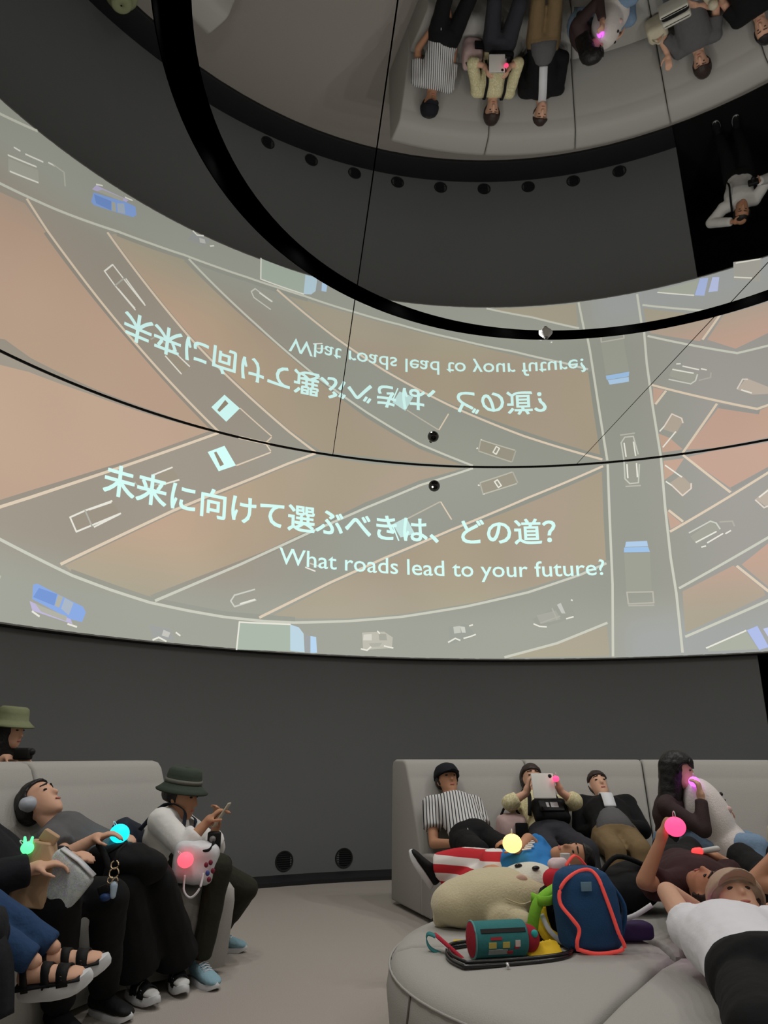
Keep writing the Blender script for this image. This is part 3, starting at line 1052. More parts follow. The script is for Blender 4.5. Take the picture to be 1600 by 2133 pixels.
def shoe(root, an, toe, up, k, kind, m_up, m_sole, label=None):
    """a shoe of its own under the person; an = ankle, toe = pointing direction"""
    d = V(toe).normalized()
    up = (V(up) - d * V(up).dot(d)).normalized()
    s = d.cross(up)
    base = V(an) - up * (.085 * k)
    b = nb()
    secs = [(-.078, .016, .012, .05), (-.066, .033, .0, .082), (-.03, .038, 0, .10), (.02, .041, 0, .088), (.07, .045, 0, .068), (.115, .048, 0, .055), (.155, .045, 0, .046), (.182, .033, .004, .036), (.196, .014, .01, .024)]
    if kind in ('slide', 'sandal'):
        # bare or socked foot, with straps on a thick sole
        ft = nb()
        rings = []
        for (t, w, z0, z1) in [(-.068, .012, .02, .045), (-.058, .026, .006, .07), (-.02, .031, .004, .085), (.03, .034, .004, .07), (.08, .040, .004, .05), (.125, .042, .004, .038), (.155, .034, .005, .030), (.172, .014, .008, .022)]:
            rings.append([base + d * (t * k) + s * (w * k * math.cos(2 * PI * i / 12)) + up * ((z0 + (z1 - z0) * (.5 + .5 * math.sin(2 * PI * i / 12))) * k) for i in range(12)])
        loft(ft, rings)
        foot = obj('foot_sock' if kind == 'slide' else 'foot', ft, m_up[0], root)
        st = nb()
        for (t0, t1, hh) in (((.01, .065, .012), (.078, .128, .012)) if kind == 'slide' else ((.085, .125, .010), (.03, .06, .010), (-.045, -.02, .012))):
            for j in range(1):
                rings = []
                for t in (t0, (t0 + t1) / 2, t1):
                    w, z1 = (.042 + (.004 if t > .05 else 0)), (.088 - .30 * max(t, 0) * 1.0 if t < .1 else .055)
                    ring_o = [base + d * (t * k) + s * (w * k * math.cos(PI * i / 8)) + up * (z1 * k * math.sin(PI * i / 8) + .0) for i in range(9)]
                    ring_i = [base + d * (t * k) + s * (w * .88 * k * math.cos(PI * i / 8)) + up * (z1 * .9 * k * math.sin(PI * i / 8)) for i in range(8, -1, -1)]
                    rings.append(ring_o + ring_i)
                loft(st, rings)
        if kind == 'sandal':
            # side panels
            loft(st, [[base + d * (t * k) + s * (.046 * k * math.cos(2 * PI * i / 14)) + up * (.012 * k + .010 * k * math.sin(2 * PI * i / 14)) for i in range(14)] for t in (-.07, -.02, .05, .11, .165)])
        obj('strap', st, m_up[1], root, label=label)
        if kind == 'sandal':
            bk = nb()
            boxm(bk, base + d * (-.032 * k) + up * (.089 * k) + s * (.012 * k), (.03 * k, .034 * k, .006), (d, s, up))
            obj('buckle', bk, mat('buckle_chrome', S(190, 186, 178), 0.25, metal=1.0, var=0.0), root)
        th = .032 if kind == 'slide' else .042
    else:
        rings = []
        for (t, w, z0, z1) in secs:
            rings.append([base + d * (t * k) + s * (w * k * math.cos(2 * PI * i / 14)) + up * ((z0 + (z1 - z0) * (.5 + .5 * math.sin(2 * PI * i / 14))) * k) for i in range(14)])
        loft(b, rings)
        limb(b, base + up * (.07 * k) - d * (.02 * k), base + up * (.105 * k) - d * (.025 * k), .036 * k, .037 * k, 14)
        me = remesh(b, .007, 2)
        up_ob = obj('shoe', me, m_up, root, label=label)
        if kind == 'lace':
            for t in range(4):
                lc = nb()
                tt = .035 + .02 * t
                zz = .093 - .4 * (tt - .02)
                ribbon(lc, [base + d * (tt * k) + s * (x * k) + up * ((zz - abs(x) * .35) * k) for x in (-.026, -.012, 0, .012, .026)], .009 * k, .005, d)
                obj('lace', lc, M_sole, up_ob)
            lc = nb()
            limb(lc, base + up * (.10 * k) + d * (.01 * k), base + up * (.125 * k) + d * (.0 * k), .022 * k, .018 * k, 10, flat=.35, hint=d)
            obj('tongue', lc, M_sole, up_ob)
        th = .028
    so = nb()
    outl = []
    for i in range(24):
        a = 2 * PI * i / 24
        t = .06 + .138 * math.cos(a)
        w = (.047 if t > .05 else .041) * math.sin(a)
        outl.append((t, w))
    tk = th * k
    toe_up = lambda t: (max(0, t - .12) ** 2) * 4.0 * k
    rings = []
    for z, sc in ((.006 * k, .97), (0, 1.0), (-tk * .5, 1.03), (-tk * .9, 1.0), (-tk, .93)):
        rings.append([base + d * ((.06 + (t - .06) * sc) * k) + s * (w * sc * k) + up * (z + toe_up(t) * (1 if z < 0 else .8)) for t, w in outl])
    loft(so, rings)
    obj('sole', so, m_sole, root, auto=50)

def person(label, J, sk=None, k=1.0, hair='short', hair_m=None, top=None, top_long=False, top_th=0.016, bottom=None, wide=0.0, shoes=None,
           legs=True, open_front=None, group=None, hand_curl=(0.5, 0.5), short_bottom=False, seed=0, arms=True, build=1.0, sleeve=.62, mouth=True, flare=0.0):
    sk = sk or M_skin
    j = {n: V(p) for n, p in J.items() if n not in ('toeA', 'toeB')}
    g = lambda n: j[n]
    s = (g('shB') - g('shA')).normalized()
    pel, chest, neck, head = g('pel'), g('chest'), g('neck'), g('head')
    spine = (neck - pel).normalized()
    s = (s - spine * s.dot(spine)).normalized()
    fr = s.cross(spine)
    if fr.dot(g('fwd') if j['fwd'].length > 0 else V((0, -1, 0))) < 0: fr = -fr
    hs = (g('hipB') - g('hipA')).normalized()
    up, hf = g('up').normalized(), g('fwd').normalized()
    hf = (hf - up * hf.dot(up)).normalized()
    hsd = up.cross(hf).normalized()
    waist = pel.lerp(chest, 0.5)
    w = build
    def core(b, e, ws=1.0):
        hfw = hs.cross(spine)
        if hfw.dot(fr) < 0: hfw = -hfw
        torso_loft(b, [(pel, hs, hfw, (.150 * w) * k + e, (.105 * w) * k + e), (pel.lerp(waist, .6), (hs + s).normalized(), fr, (.142 * w) * k + e, (.10 * w) * k + e),
                       (waist, s, fr, (.136 * w) * k + e, (.098 * w) * k + e), (chest, s, fr, (.155 * w) * k + e, (.11 * w) * k + e),
                       (chest.lerp(neck, .55), s, fr, (.160 * w) * k + e, (.098 * w) * k + e), (chest.lerp(neck, .85), s, fr, (.115 * w) * k + e, (.075 * w) * k + e)])
    b = nb()
    core(b, -.012)
    limb(b, neck - spine * .03 * k, head - up * (.06 * k) - hf * (.012 * k), .058 * k, .050 * k)
    head_mesh(b, head, up, hf, hsd, k)
    if arms:
        for q, sd in (('A', 1), ('B', -1)):
            limb(b, chest.lerp(neck, .7), g('sh' + q), .055 * k, .05 * k)
            limb(b, g('sh' + q), g('el' + q), .046 * k, .038 * k)
            limb(b, g('el' + q), g('wr' + q), .039 * k, .026 * k)
            hd = j.get('hd' + q, g('wr' + q) - g('el' + q))
            pn = j.get('pn' + q, V((0, 0, -1)))
            hand_mesh(b, g('wr' + q), hd, pn, k, sd, hand_curl[0 if q == 'A' else 1])
    if legs:
        for q in 'AB':
            limb(b, g('hip' + q), g('kn' + q), .068 * k, .05 * k)
            limb(b, g('kn' + q), g('an' + q), .050 * k, .028 * k)
    lo = V((pel.x, pel.y, max(0.0, min(p.z for n, p in j.items() if n in ('pel', 'anA', 'anB')) - 0.1)))
    body = obj('person', remesh(b, .0085 if k > .85 else .0075, 3), sk, loc=lo, label=label, cat='person', group=group)
    for q in (-1, 1):
        e = nb()
        ball(e, head + hsd * (q * .030 * k) + up * (.012 * k) + hf * (.083 * k), .014 * k, .008 * k, .006 * k, (hsd, hf, up), 10, 6)
        obj('eye', e, M_eye, body)
        e = nb()
        limb(e, head + hsd * (q * .016 * k) + up * (.042 * k) + hf * (.098 * k), head + hsd * (q * .046 * k) + up * (.04 * k) + hf * (.080 * k), .005 * k, .003 * k, 6)
        obj('eyebrow', e, hair_m or M_hair, body)
    if mouth:
        e = nb()
        ball(e, head - up * (.062 * k) + hf * (.0945 * k), .02 * k, .004 * k, .006 * k, (hsd, hf, up), 10, 6)
        obj('mouth', e, M_lip, body)
    hm = hair_m or M_hair
    if hair:
        e = nb()
        cc = head + up * (.026 * k) - hf * (.010 * k)
        rings = []
        for jv in range(13):
            t = -PI / 2 + PI * jv / 12
            t = max(min(t, PI / 2 - .03), -PI / 2 + .03)
            ring = []
            for i in range(24):
                a = 2 * PI * i / 24
                x, y, z = .092 * math.cos(t) * math.cos(a), .122 * math.cos(t) * math.sin(a), .118 * math.sin(t)
                lim = .042 if hair != 'fringe' else .026
                if z < lim and y > .02 + (.03 if abs(x) > .07 else 0):
                    y = .02
                if hair == 'short' and z < -.05:
                    z = -.05 + (z + .05) * .3
                ring.append(cc + hsd * (x * k) + hf * (y * k) + up * (z * k))
            rings.append(ring)
        loft(e, rings)
        obj('hair', remesh(e, .008, 2, .004, 30), hm, body)
    if top is not None:
        b = nb()
        core(b, top_th)
        b2 = b
        for q in 'AB':
            if not arms: break
            limb(b2, chest.lerp(neck, .6), g('sh' + q), .065 * k + top_th, .058 * k + top_th)
            if top_long:
                limb(b2, g('sh' + q), g('el' + q), .052 * k + top_th, .044 * k + top_th)
                limb(b2, g('el' + q), g('el' + q).lerp(g('wr' + q), top_long if isinstance(top_long, float) else .95), .045 * k + top_th, .036 * k + top_th, ck=.1)
            else:
                limb(b2, g('sh' + q), g('sh' + q).lerp(g('el' + q), sleeve), .053 * k + top_th, .058 * k + top_th, ck=.1)
        tp = obj('top', remesh(b2, .011, 3, .005, 9), top, body)
    if bottom is not None:
        b = nb()
        hfw = hs.cross(spine)
        torso_loft(b, [(pel - spine * .06 * k, hs, hfw, .155 * k * w + .02, .112 * k * w + .02), (pel, hs, hfw, .158 * k * w + .02, .112 * k * w + .02), (pel.lerp(waist, .5), hs, hfw, .145 * k * w + .014, .102 * k * w + .014)])
        for q in 'AB':
            limb(b, g('hip' + q), g('kn' + q), .085 * k + .012 + wide * .2, .062 * k + .012 + wide * .6)
            e = .45 if short_bottom else (.97 if flare == 0 else .93)
            r1 = .045 * k + .010 + wide + flare
            limb(b, g('kn' + q), g('kn' + q).lerp(g('an' + q), e), .062 * k + .012 + wide * .6, r1, ck=.08)
        obj('trousers', remesh(b, .012, 3, .006, 8), bottom, body)
    if shoes is not None and legs:
        kind, mu, ms, lab = shoes
        for q in 'AB':
            td = V(J['toe' + q])
            upv = J.get('su' + q)
            shoe(body, g('an' + q), td, V(upv) if upv else V((0, 0, 1)), k, kind, mu, ms, lab)
    return body, dict(body=body, head=head, up=up, hf=hf, hs=hsd, fr=fr, s=s, spine=spine, chest=chest, pel=pel, neck=neck)

def sofa_pose(th, spread=.10, over=None):
    a = math.radians(th)
    er, et = V((math.cos(a), math.sin(a), 0)), V((-math.sin(a), math.cos(a), 0))
    c = V((CX, CY, 0))
    P = lambda r, t, z: c + er * r + et * t + V((0, 0, z))
    J = dict(head=P(3.38, 0, .945), up=er * .42 + V((0, 0, .9)), fwd=-er + V((0, 0, .35)), neck=P(3.29, 0, .825), chest=P(3.14, 0, .72), pel=P(2.86, 0, .575),
             shA=P(3.27, .175, .775), shB=P(3.27, -.175, .775), elA=P(3.12, .24, .60), elB=P(3.12, -.24, .60), wrA=P(2.90, .10, .685), wrB=P(2.92, -.09, .69),
             hipA=P(2.86, .085, .565), hipB=P(2.86, -.085, .565), knA=P(2.44, spread, .535), knB=P(2.44, -spread, .535), anA=P(2.36, spread, .105), anB=P(2.36, -spread, .105),
             toeA=-er, toeB=-er)
    if over:
        J.update(over)
    return J, P, er, et

def cap(info, m, brim_m=None, r=.098, backward=False):
    h, u, f, s = info['head'], info['up'], info['hf'], info['hs']
    b = nb()
    lathe(b, [(r + .004, .03), (r + .004, .05), (r * .97, .085), (r * .80, .115), (r * .5, .133), (0.01, .139), (0.01, .13), (r * .78, .108), (r * .94, .08), (r * .97, .03)], h - f * .008, (s, f * 1.12, u), 24)
    c = obj('cap', b, m, info['body'])
    b = nb()
    d = -f if backward else f
    rings = []
    for t in (0, .25, .5, .75, 1.0):
        y = .075 + .085 * t
        ww = .072 * math.sqrt(max(0.05, 1 - (t * .92) ** 2))
        rings.append([h + d * y + s * (x * ww) + u * (.045 - .012 * t - .012 * x * x + q) for x, q in ((-1, .003), (-.5, .003), (0, .003), (.5, .003), (1, .003), (1, -.003), (.5, -.003), (0, -.003), (-.5, -.003), (-1, -.003))])
    loft(b, rings)
    obj('brim', b, brim_m or m, c)

def bucket_hat(info, m, band=None, k=1.0):
    h, u, f, s = info['head'], info['up'], info['hf'], info['hs']
    b = nb()
    lathe(b, [(.146, .030), (.149, .036), (.128, .052), (.109, .070), (.103, .078), (.099, .120), (.093, .150), (.078, .163), (.01, .166), (.01, .158), (.07, .155), (.09, .12), (.098, .068), (.124, .045), (.144, .028)], h - f * .005, (s * k, f * 1.06 * k, u * k), 28)
    c = obj('bucket_hat', b, m, info['body'])
    if band:
        b = nb()
        lathe(b, [(.1065, .080), (.1045, .102), (.1005, .102), (.1025, .080)], h - f * .005, (s * k, f * 1.06 * k, u * k), 28)
        obj('hat_band', b, band, c)

def orb(c, r, col, label, ears=False, est=1.6, d=(0, 0, 1)):
    m = bpy.data.materials.get('glow_%d_%d' % (int(col[0] * 99), int(col[2] * 99)))
    m = m or mat('glow_%d_%d' % (int(col[0] * 99), int(col[2] * 99)), col, 0.5, var=0.0, emit=col, estr=est)
    c = V(c)
    t = empty('glow_light', c - V((0, 0, r)), label, 'toy light')
    b = nb()
    ball(b, c, r, r, r * .92, nu=20, nv=14)
    if ears:
        for q in (-1, 1):
            limb(b, c + V((q * r * .45, 0, r * .6)), c + V((q * r * .6, 0, r * 1.5)), r * .3, r * .22, 8)
    obj('glowing_body', b, m, t)
    b = nb()
    dd, ss, uu = frame(d)
    tube(b, [c + dd * (r * 1.05) + dd * (.016 * math.cos(a)) + ss * (.014 * math.sin(a)) for a in [2 * PI * i / 12 for i in range(12)]], .0025, n=6, closed=True)
    obj('strap_loop', b, M_sole, t)

PINK = S(255, 70, 120); MAG = S(232, 110, 250); CYANL = S(20, 225, 250); GREEN = S(90, 250, 150); WARM = S(255, 214, 130); RED = S(255, 60, 60)

def strap_over(info, m, side=1, e=.035, wdt=.028, name='shoulder_strap', parent=None):
    b = nb()
    ch, nk, pl, fr, s = info['chest'], info['neck'], info['pel'], info['fr'], info['s']
    pts = [pl.lerp(ch, .45) + s * (side * .135) + fr * .09, ch + s * (side * .10) + fr * (.11 + e), ch.lerp(nk, .6) + s * (side * .10) + fr * (.10 + e * .8),
           nk + s * (side * .095) + (nk - ch).normalized() * .035 + fr * .0, ch.lerp(nk, .6) + s * (side * .10) - fr * (.11 + e * .6)]
    ribbon(b, smooth_path(pts, 5), wdt, .006, s)
    return obj(name, b, m, parent or info['body'])

# ---- seated on the sofa by the doorway
M_strp = stripes('white_shirt_navy_stripes', S(46, 46, 58), S(206, 206, 204), 14.0, 'X', 0.4, 0.22)
M_sneak = mat('black_sneaker', S(17, 17, 19), 0.7, var=0.15, scale=60, bump=0.2)
J, P, er, et = sofa_pose(104.6, .12, dict(elB=(0.749, 5.9, 0.555), wrB=(0.685, 5.65, 0.519), wrA=(0.497, 5.68, 0.549), elA=(0.37, 5.92, 0.524)))
b1, i1 = person('reclining person in dark cap and striped white shirt at the sofa end', J, M_skin2, hair='short', top=M_strp, bottom=M_blackcloth, shoes=('shoe', M_sneak, M_sole, None), hand_curl=(.7, .5))
cap(i1, mat('navy_black_cap', S(24, 25, 32), .85, var=.1, scale=50))
orb((0.588, 5.6, 0.592), .045, PINK, 'pink glowing ball held by the person in the dark cap')

M_cream = speckle('cream_patterned_shirt', S(214, 204, 160), [S(190, 178, 130), S(226, 220, 184)], 60, .7, .85)
M_greytr = mat('charcoal_trousers', S(48, 48, 54), .9, var=.12, scale=40, bump=.3)
J, P, er, et = sofa_pose(92.8, .13, dict(elA=(0.93, 5.85, 0.808), elB=(1.412, 5.85, 0.815), wrA=(1.055, 5.83, 0.875), wrB=(1.307, 5.83, 0.882), hdA=(.25, .1, 1), hdB=(-.25, .1, 1), pnA=(1, 0, 0), pnB=(-1, 0, 0)))
b2, i2 = person('person in cream shirt holding a white tablet before the face', J, M_skin, hair='fringe', hair_m=M_hair2, top=M_cream, top_long=.45, bottom=M_greytr, shoes=('shoe', M_sneak, M_sole, None), hand_curl=(.45, .45))
strap_over(i2, M_blackcloth, 1)
strap_over(i2, M_blackcloth, -1)
t = empty('tablet', (1.164, 5.76, 0.866), 'white case tablet held up in both hands above the cream shirt', 'tablet')
ax = (V((1, 0, 0)), V((0, .93, -.36)), V((0, .36, .93)))
b = nb(); boxm(b, (1.168, 5.76, 0.928), (.165, .014, .185), ax, .006)
obj('case', b, mat('white_case', S(220, 218, 212), .5, var=.04, scale=20, bump=0), t, auto=40)
b = nb(); boxm(b, V((1.168, 5.76, 0.928)) + ax[1] * .008, (.145, .004, .165), ax)
obj('screen', b, mat('tablet_screen', S(40, 44, 50), .2, var=0), t, smooth=False)
b = nb(); ball(b, V((1.168, 5.76, 0.928)) + ax[0] * .055 + ax[2] * .07 - ax[1] * .008, .014, .004, .014, ax, 12, 6)
obj('camera_lens', b, M_blackhard, t)
orb((1.258, 5.74, 0.978), .024, PINK, 'small pink glowing ball beside the white tablet')
c = V(P(2.93, -.02, .745)); t = empty('crossbody_bag', c - V((0, 0, .08)), 'black crossbody bag resting on the lap of the cream shirt wearer', 'bag')
axb = (et, (er * .75 + V((0, 0, .66))).normalized(), (-er * .66 + V((0, 0, .75))).normalized())
b = nb(); boxm(b, c, (.26, .20, .10), axb, .03)
obj('bag_body', remesh(b, .009, 3, .004, 14), M_blackcloth, t)
b = nb(); boxm(b, c + axb[2] * .054, (.18, .10, .02), axb, .008)
obj('front_pocket', b, mat('black_nylon', S(30, 30, 33), .6, var=.1, scale=30), t, auto=40)
b = nb(); boxm(b, c + axb[2] * .066 + axb[0] * -.02, (.055, .05, .004), axb)
obj('white_patch', b, M_sole, t, smooth=False)
b = nb(); boxm(b, c + axb[2] * .066 + axb[0] * .03, (.02, .045, .004), axb)
obj('white_patch', b, M_sole, t, smooth=False)
c = V(P(2.98, .27, .60)); t = empty('tote_bag', c - V((0, 0, .14)), 'pale pink cloth tote with black print between two seated people', 'bag')
b = nb(); boxm(b, c, (.20, .24, .26), (et, er, V((0, 0, 1))), .05)
obj('bag_body', remesh(b, .011, 3, .008, 9), mat('pale_pink_cloth', S(206, 178, 176), .9, var=.08, scale=30), t)
b = nb(); tube(b, smooth_path([c + V((0, 0, .12)) + et * -.07, c + V((0, 0, .2)) + er * .05, c + V((0, 0, .12)) + et * .07]), .009, 8)
obj('handle', b, M_blackcloth, t)
b = nb(); boxm(b, c - er * .128 - et * .05 + V((0, 0, .02)), (.09, .02, .11), (et, er, V((0, 0, 1))), .008)
obj('black_print', b, M_blackcloth, t, auto=40)

M_khaki = mat('khaki_trousers', S(122, 102, 72), .9, var=.1, scale=30, bump=.3)
M_greytee = mat('dark_grey_shirt', S(92, 92, 94), .9, var=.1, scale=30, bump=.3)
J, P, er, et = sofa_pose(83.6, .085, dict(head=(1.75, 6.42, 0.892), neck=(1.754, 6.34, 0.752), up=(-.08, .62, .78), fwd=(.02, -.72, .69), elA=(1.509, 6.12, 0.554), elB=(1.92, 5.95, 0.611), wrA=(1.609, 5.88, 0.623), wrB=(1.76, 5.86, 0.645)))
b3, i3 = person('person in open black jacket, white shirt and khaki trousers with head tipped back', J, M_skin, hair='fringe', hair_m=M_hair2, top=M_blackcloth, top_long=True, top_th=.022, bottom=M_khaki, shoes=('shoe', M_sneak, M_sole, None))
b = nb()
ch, nk, pl = i3['chest'], i3['neck'], i3['pel']
ribbon(b, smooth_path([nk + i3['fr'] * .075, ch.lerp(nk, .5) + i3['fr'] * .128, ch + i3['fr'] * .142, pl.lerp(ch, .55) + i3['fr'] * .132]), .085, .012, i3['s'])
obj('white_shirt_front', b, mat('white_cotton', S(214, 216, 220), .85, var=.05, scale=30), b3)
b = nb()
torso_loft(b, [(pl - i3['spine'] * .03 + i3['fr'] * .03, i3['s'], i3['fr'], .150, .128), (pl.lerp(ch, .25) + i3['fr'] * .03, i3['s'], i3['fr'], .135, .122), (pl.lerp(ch, .5) + i3['fr'] * .03, i3['s'], i3['fr'], .105, .110)])
obj('grey_shirt_hem', b, M_greytee, b3)

# woman with long hair hugging a plush toy, seen from the side
M_mesh = mat('brown_mesh_sleeve', S(58, 44, 44), .8, var=.25, scale=200, bump=.3)
M_jean = mat('light_blue_denim', S(122, 146, 172), .9, var=.15, scale=60, bump=.3)
J = dict(head=(2.076, 5.53, 1.037), up=(.10, 0, 1), fwd=(1, -.45, .02), neck=(2.019, 5.56, 0.889), chest=(2.0, 5.58, 0.753), pel=(2.02, 5.62, .58),
         shA=(2.082, 5.74, 0.803), shB=(1.929, 5.42, 0.81), elA=(2.259, 5.78, 0.627), elB=(2.108, 5.28, 0.672), wrA=(2.353, 5.64, 0.733), wrB=(2.142, 5.34, 0.864), hdB=(-.05, .05, 1), pnB=(-.6, .5, .3),
         hdA=(.5, -.6, .2), pnA=(0, -1, 0), hipA=(2.05, 5.70, .57), hipB=(2.05, 5.54, .57), knA=(2.50, 5.55, .58), knB=(2.46, 5.32, .58), anA=(2.48, 5.35, .105), anB=(2.40, 5.20, .105), toeA=(.5, -.8, 0), toeB=(.5, -.8, 0))
b4, i4 = person('woman with long straight black hair hugging a white plush', J, M_skin, hair='fringe', top=M_mesh, top_long=True, top_th=.008, bottom=M_jean, shoes=('shoe', M_sneak, M_sole, None), hand_curl=(.4, .7))
b = nb()
h = i4['head']; bk = -i4['hf']
rings = []
for (z, o, w, d) in ((.10, -.01, .05, .06), (.06, .02, .085, .10), (0, .035, .092, .095), (-.10, .055, .098, .085), (-.22, .075, .115, .085), (-.34, .075, .125, .08), (-.45, .07, .12, .07), (-.50, .065, .09, .045)):
    rings.append(seg_ring(h + V((0, 0, z)) + bk * o, i4['hs'], i4['hf'], w, d, 20))
loft(b, rings)
obj('long_hair', remesh(b, .009, 2, .004, 30), M_hair, b4)
b = nb(); ribbon(b, smooth_path([h + i4['hf'] * .085 + V((0, 0, .075)) - i4['hs'] * .05, h + i4['hf'] * .105 + V((0, 0, .05)), h + i4['hf'] * .09 + V((0, 0, .07)) + i4['hs'] * .05]), .05, .012, (0, 0, 1))
obj('fringe', b, M_hair, b4)
b = nb(); ribbon(b, [i4['pel'] + V((.02, -.13, .14)), i4['pel'] + V((.03, -.148, .02)), i4['pel'] + V((.04, -.14, -.06))], .26, .014, (1, 0, 0))
obj('blue_shirt_hem', b, mat('teal_grey_cloth', S(104, 128, 136), .9, var=.1, scale=30), b4)
orb((2.131, 5.4, 0.971), .036, MAG, 'violet glowing ball held at the face of the long haired woman')
# white plush
c = V((2.25, 5.5, 0.707)); t = empty('plush_toy', c - V((0, 0, .28)), 'big white plush toy held upright by the long haired woman', 'plush toy')
ax = (V((.94, -.1, .30)), V((.1, 1, 0)), V((-.30, 0, .95)))
b = nb(); ball(b, c, .155, .17, .30, ax, 24, 18); ball(b, c + ax[0] * .02 - ax[2] * .16, .17, .19, .17, ax, 20, 12)
pl_body = obj('plush_body', remesh(b, .011, 6, .003, 8), mat('white_plush', S(226, 218, 214), .95, var=.06, scale=90, bump=.3, sheen=.3), t)
for (q, z, sz) in ((-.05, .15, .014), (.06, .16, .014), (.0, .10, .010)):
    b = nb(); ball(b, c + ax[2] * z + ax[0] * math.sqrt(max(0, 1 - (z / .30) ** 2 - (q / .17) ** 2)) * .157 + ax[1] * q, sz, nu=12, nv=8)
    obj('button', b, M_eye, t)
b = nb(); ball(b, c + ax[2] * .05 + ax[0] * .125 - ax[1] * .085, .024, .02, .024, nu=12, nv=8)
obj('cheek_patch', b, mat('pink_felt', S(214, 180, 176), .95, var=.05), t)

# two more sitters that show in the ceiling mirror
M_ltgrey = mat('blue_grey_cloth', S(136, 142, 152), .9, var=.08, scale=30, bump=.3)
J, P, er, et = sofa_pose(55.6, .12, dict(elA=PS(3.05, 61.5, .62), wrA=PS(3.22, 60.5, .80), hdA=(.1, .3, 1)))
b5, i5 = person('person with dark brown hair in blue grey clothes on the sofa by the doorway', J, M_skin, hair='fringe', hair_m=M_hair2, top=M_greytee, bottom=M_ltgrey, wide=.02, shoes=('shoe', M_sneak, M_sole, None))
c = V(P(2.80, .10, .74)); t = empty('handbag', c - V((0, 0, .1)), 'black and white handbag on the lap of the blue grey clothed person', 'bag')
axb = (et, er, V((0, 0, 1)))
b = nb(); boxm(b, c, (.26, .16, .16), axb, .04); obj('bag_body', remesh(b, .01, 3, .003, 12), M_blackcloth, t)
b = nb(); boxm(b, c + er * .05 + V((0, 0, .02)), (.27, .07, .165), axb, .02); obj('white_flap', b, mat('ivory_leather', S(206, 204, 192), .6, var=.05, scale=30), t, auto=40)
b = nb(); boxm(b, c - er * .06 + V((0, 0, .02)), (.27, .045, .165), axb, .015); obj('white_flap', b, MATS['ivory_leather'], t, auto=40)
c = V(P(3.05, .32, .58)); t = empty('cloth_bag', c - V((0, 0, .12)), 'small cream cloth bag standing beside the black and white handbag', 'bag')
b = nb(); boxm(b, c, (.20, .20, .22), axb, .05); obj('bag_body', remesh(b, .01, 3, .008, 10), mat('cream_cloth', S(204, 196, 172), .9, var=.06, scale=30), t)
b = nb(); tube(b, smooth_path([c + V((0, 0, .1)) + et * -.06, c + V((0, 0, .2)), c + V((0, 0, .1)) + et * .06]), .008, 8); obj('handle', b, MATS['cream_cloth'], t)
J, P, er, et = sofa_pose(45.6, .12, dict(wrA=PS(2.86, 49.5, .76), wrB=PS(2.93, 46, .76)))
b6, i6 = person('person in black clothes near the doorway end of the sofa holding an orange light', J, M_skin, hair='short', top=M_blackcloth, bottom=M_blackcloth, shoes=('shoe', M_sneak, M_sole, None))
orb(PS(2.80, 48.2, .80), .045, S(255, 150, 70), 'orange glowing ball held by the person in black clothes')
c = V(PS(2.98, 51.2, .58)); t = empty('drawstring_bag', c - V((0, 0, .1)), 'small ivory drawstring bag on the seat next to the orange light holder', 'bag')
b = nb(); ball(b, c, .10, .09, .11); limb(b, c + V((0, 0, .08)), c + V((0, 0, .15)), .03, .05); obj('bag_body', remesh(b, .009, 3, .006, 12), MATS['cream_cloth'], t)
b = nb(); tube(b, smooth_path([c + V((.03, 0, .12)), c + V((.08, .02, .06)), c + V((.1, -.02, -.02))]), .004, 6); obj('cord', b, M_blackcloth, t)

# standing in the doorway, photographing
M_white = mat('white_shirt', S(222, 221, 218), .85, var=.05, scale=25, bump=.3)
J = dict(head=(4.22, 7.14, 1.60), up=(-.1, .25, .95), fwd=(-.35, -.85, .35), neck=(4.27, 7.24, 1.44), chest=(4.30, 7.27, 1.24), pel=(4.40, 7.36, .94), shA=(4.43, 7.20, 1.38), shB=(4.12, 7.34, 1.38),
         elA=(4.52, 6.98, 1.26), elB=(4.00, 7.46, 1.50), wrA=(4.30, 6.86, 1.42), wrB=(4.14, 7.22, 1.68), hdA=(-.6, -.3, .6), hdB=(.4, -.4, .5), hipA=(4.48, 7.32, .92), hipB=(4.32, 7.40, .92),
         knA=(4.50, 7.34, .50), knB=(4.32, 7.42, .50), anA=(4.52, 7.42, .105), anB=(4.32, 7.50, .105), toeA=(-.4, -.9, 0), toeB=(-.5, -.8, 0))
b7, i7 = person('person in white shirt standing in the dark doorway taking a photo', J, M_skin2, hair='short', top=M_white, top_long=.9, bottom=M_blackcloth, shoes=('shoe', M_sneak, M_sole, None), hand_curl=(.7, .5))
strap_over(i7, M_blackcloth, 1, wdt=.022)
t = empty('compact_camera', (4.20, 6.80, 1.44), 'small black camera in the hand of the doorway photographer', 'camera')
b = nb(); boxm(b, (4.21, 6.80, 1.49), (.11, .05, .07), (V((.9, -.4, 0)).normalized(), V((.4, .9, 0)).normalized(), V((0, 0, 1))), .012); obj('camera_body', b, M_blackhard, t, auto=40)
b = nb(); limb(b, (4.20, 6.79, 1.49), (4.18, 6.74, 1.49), .026, .024, 16); obj('lens_barrel', b, M_blackhard, t)

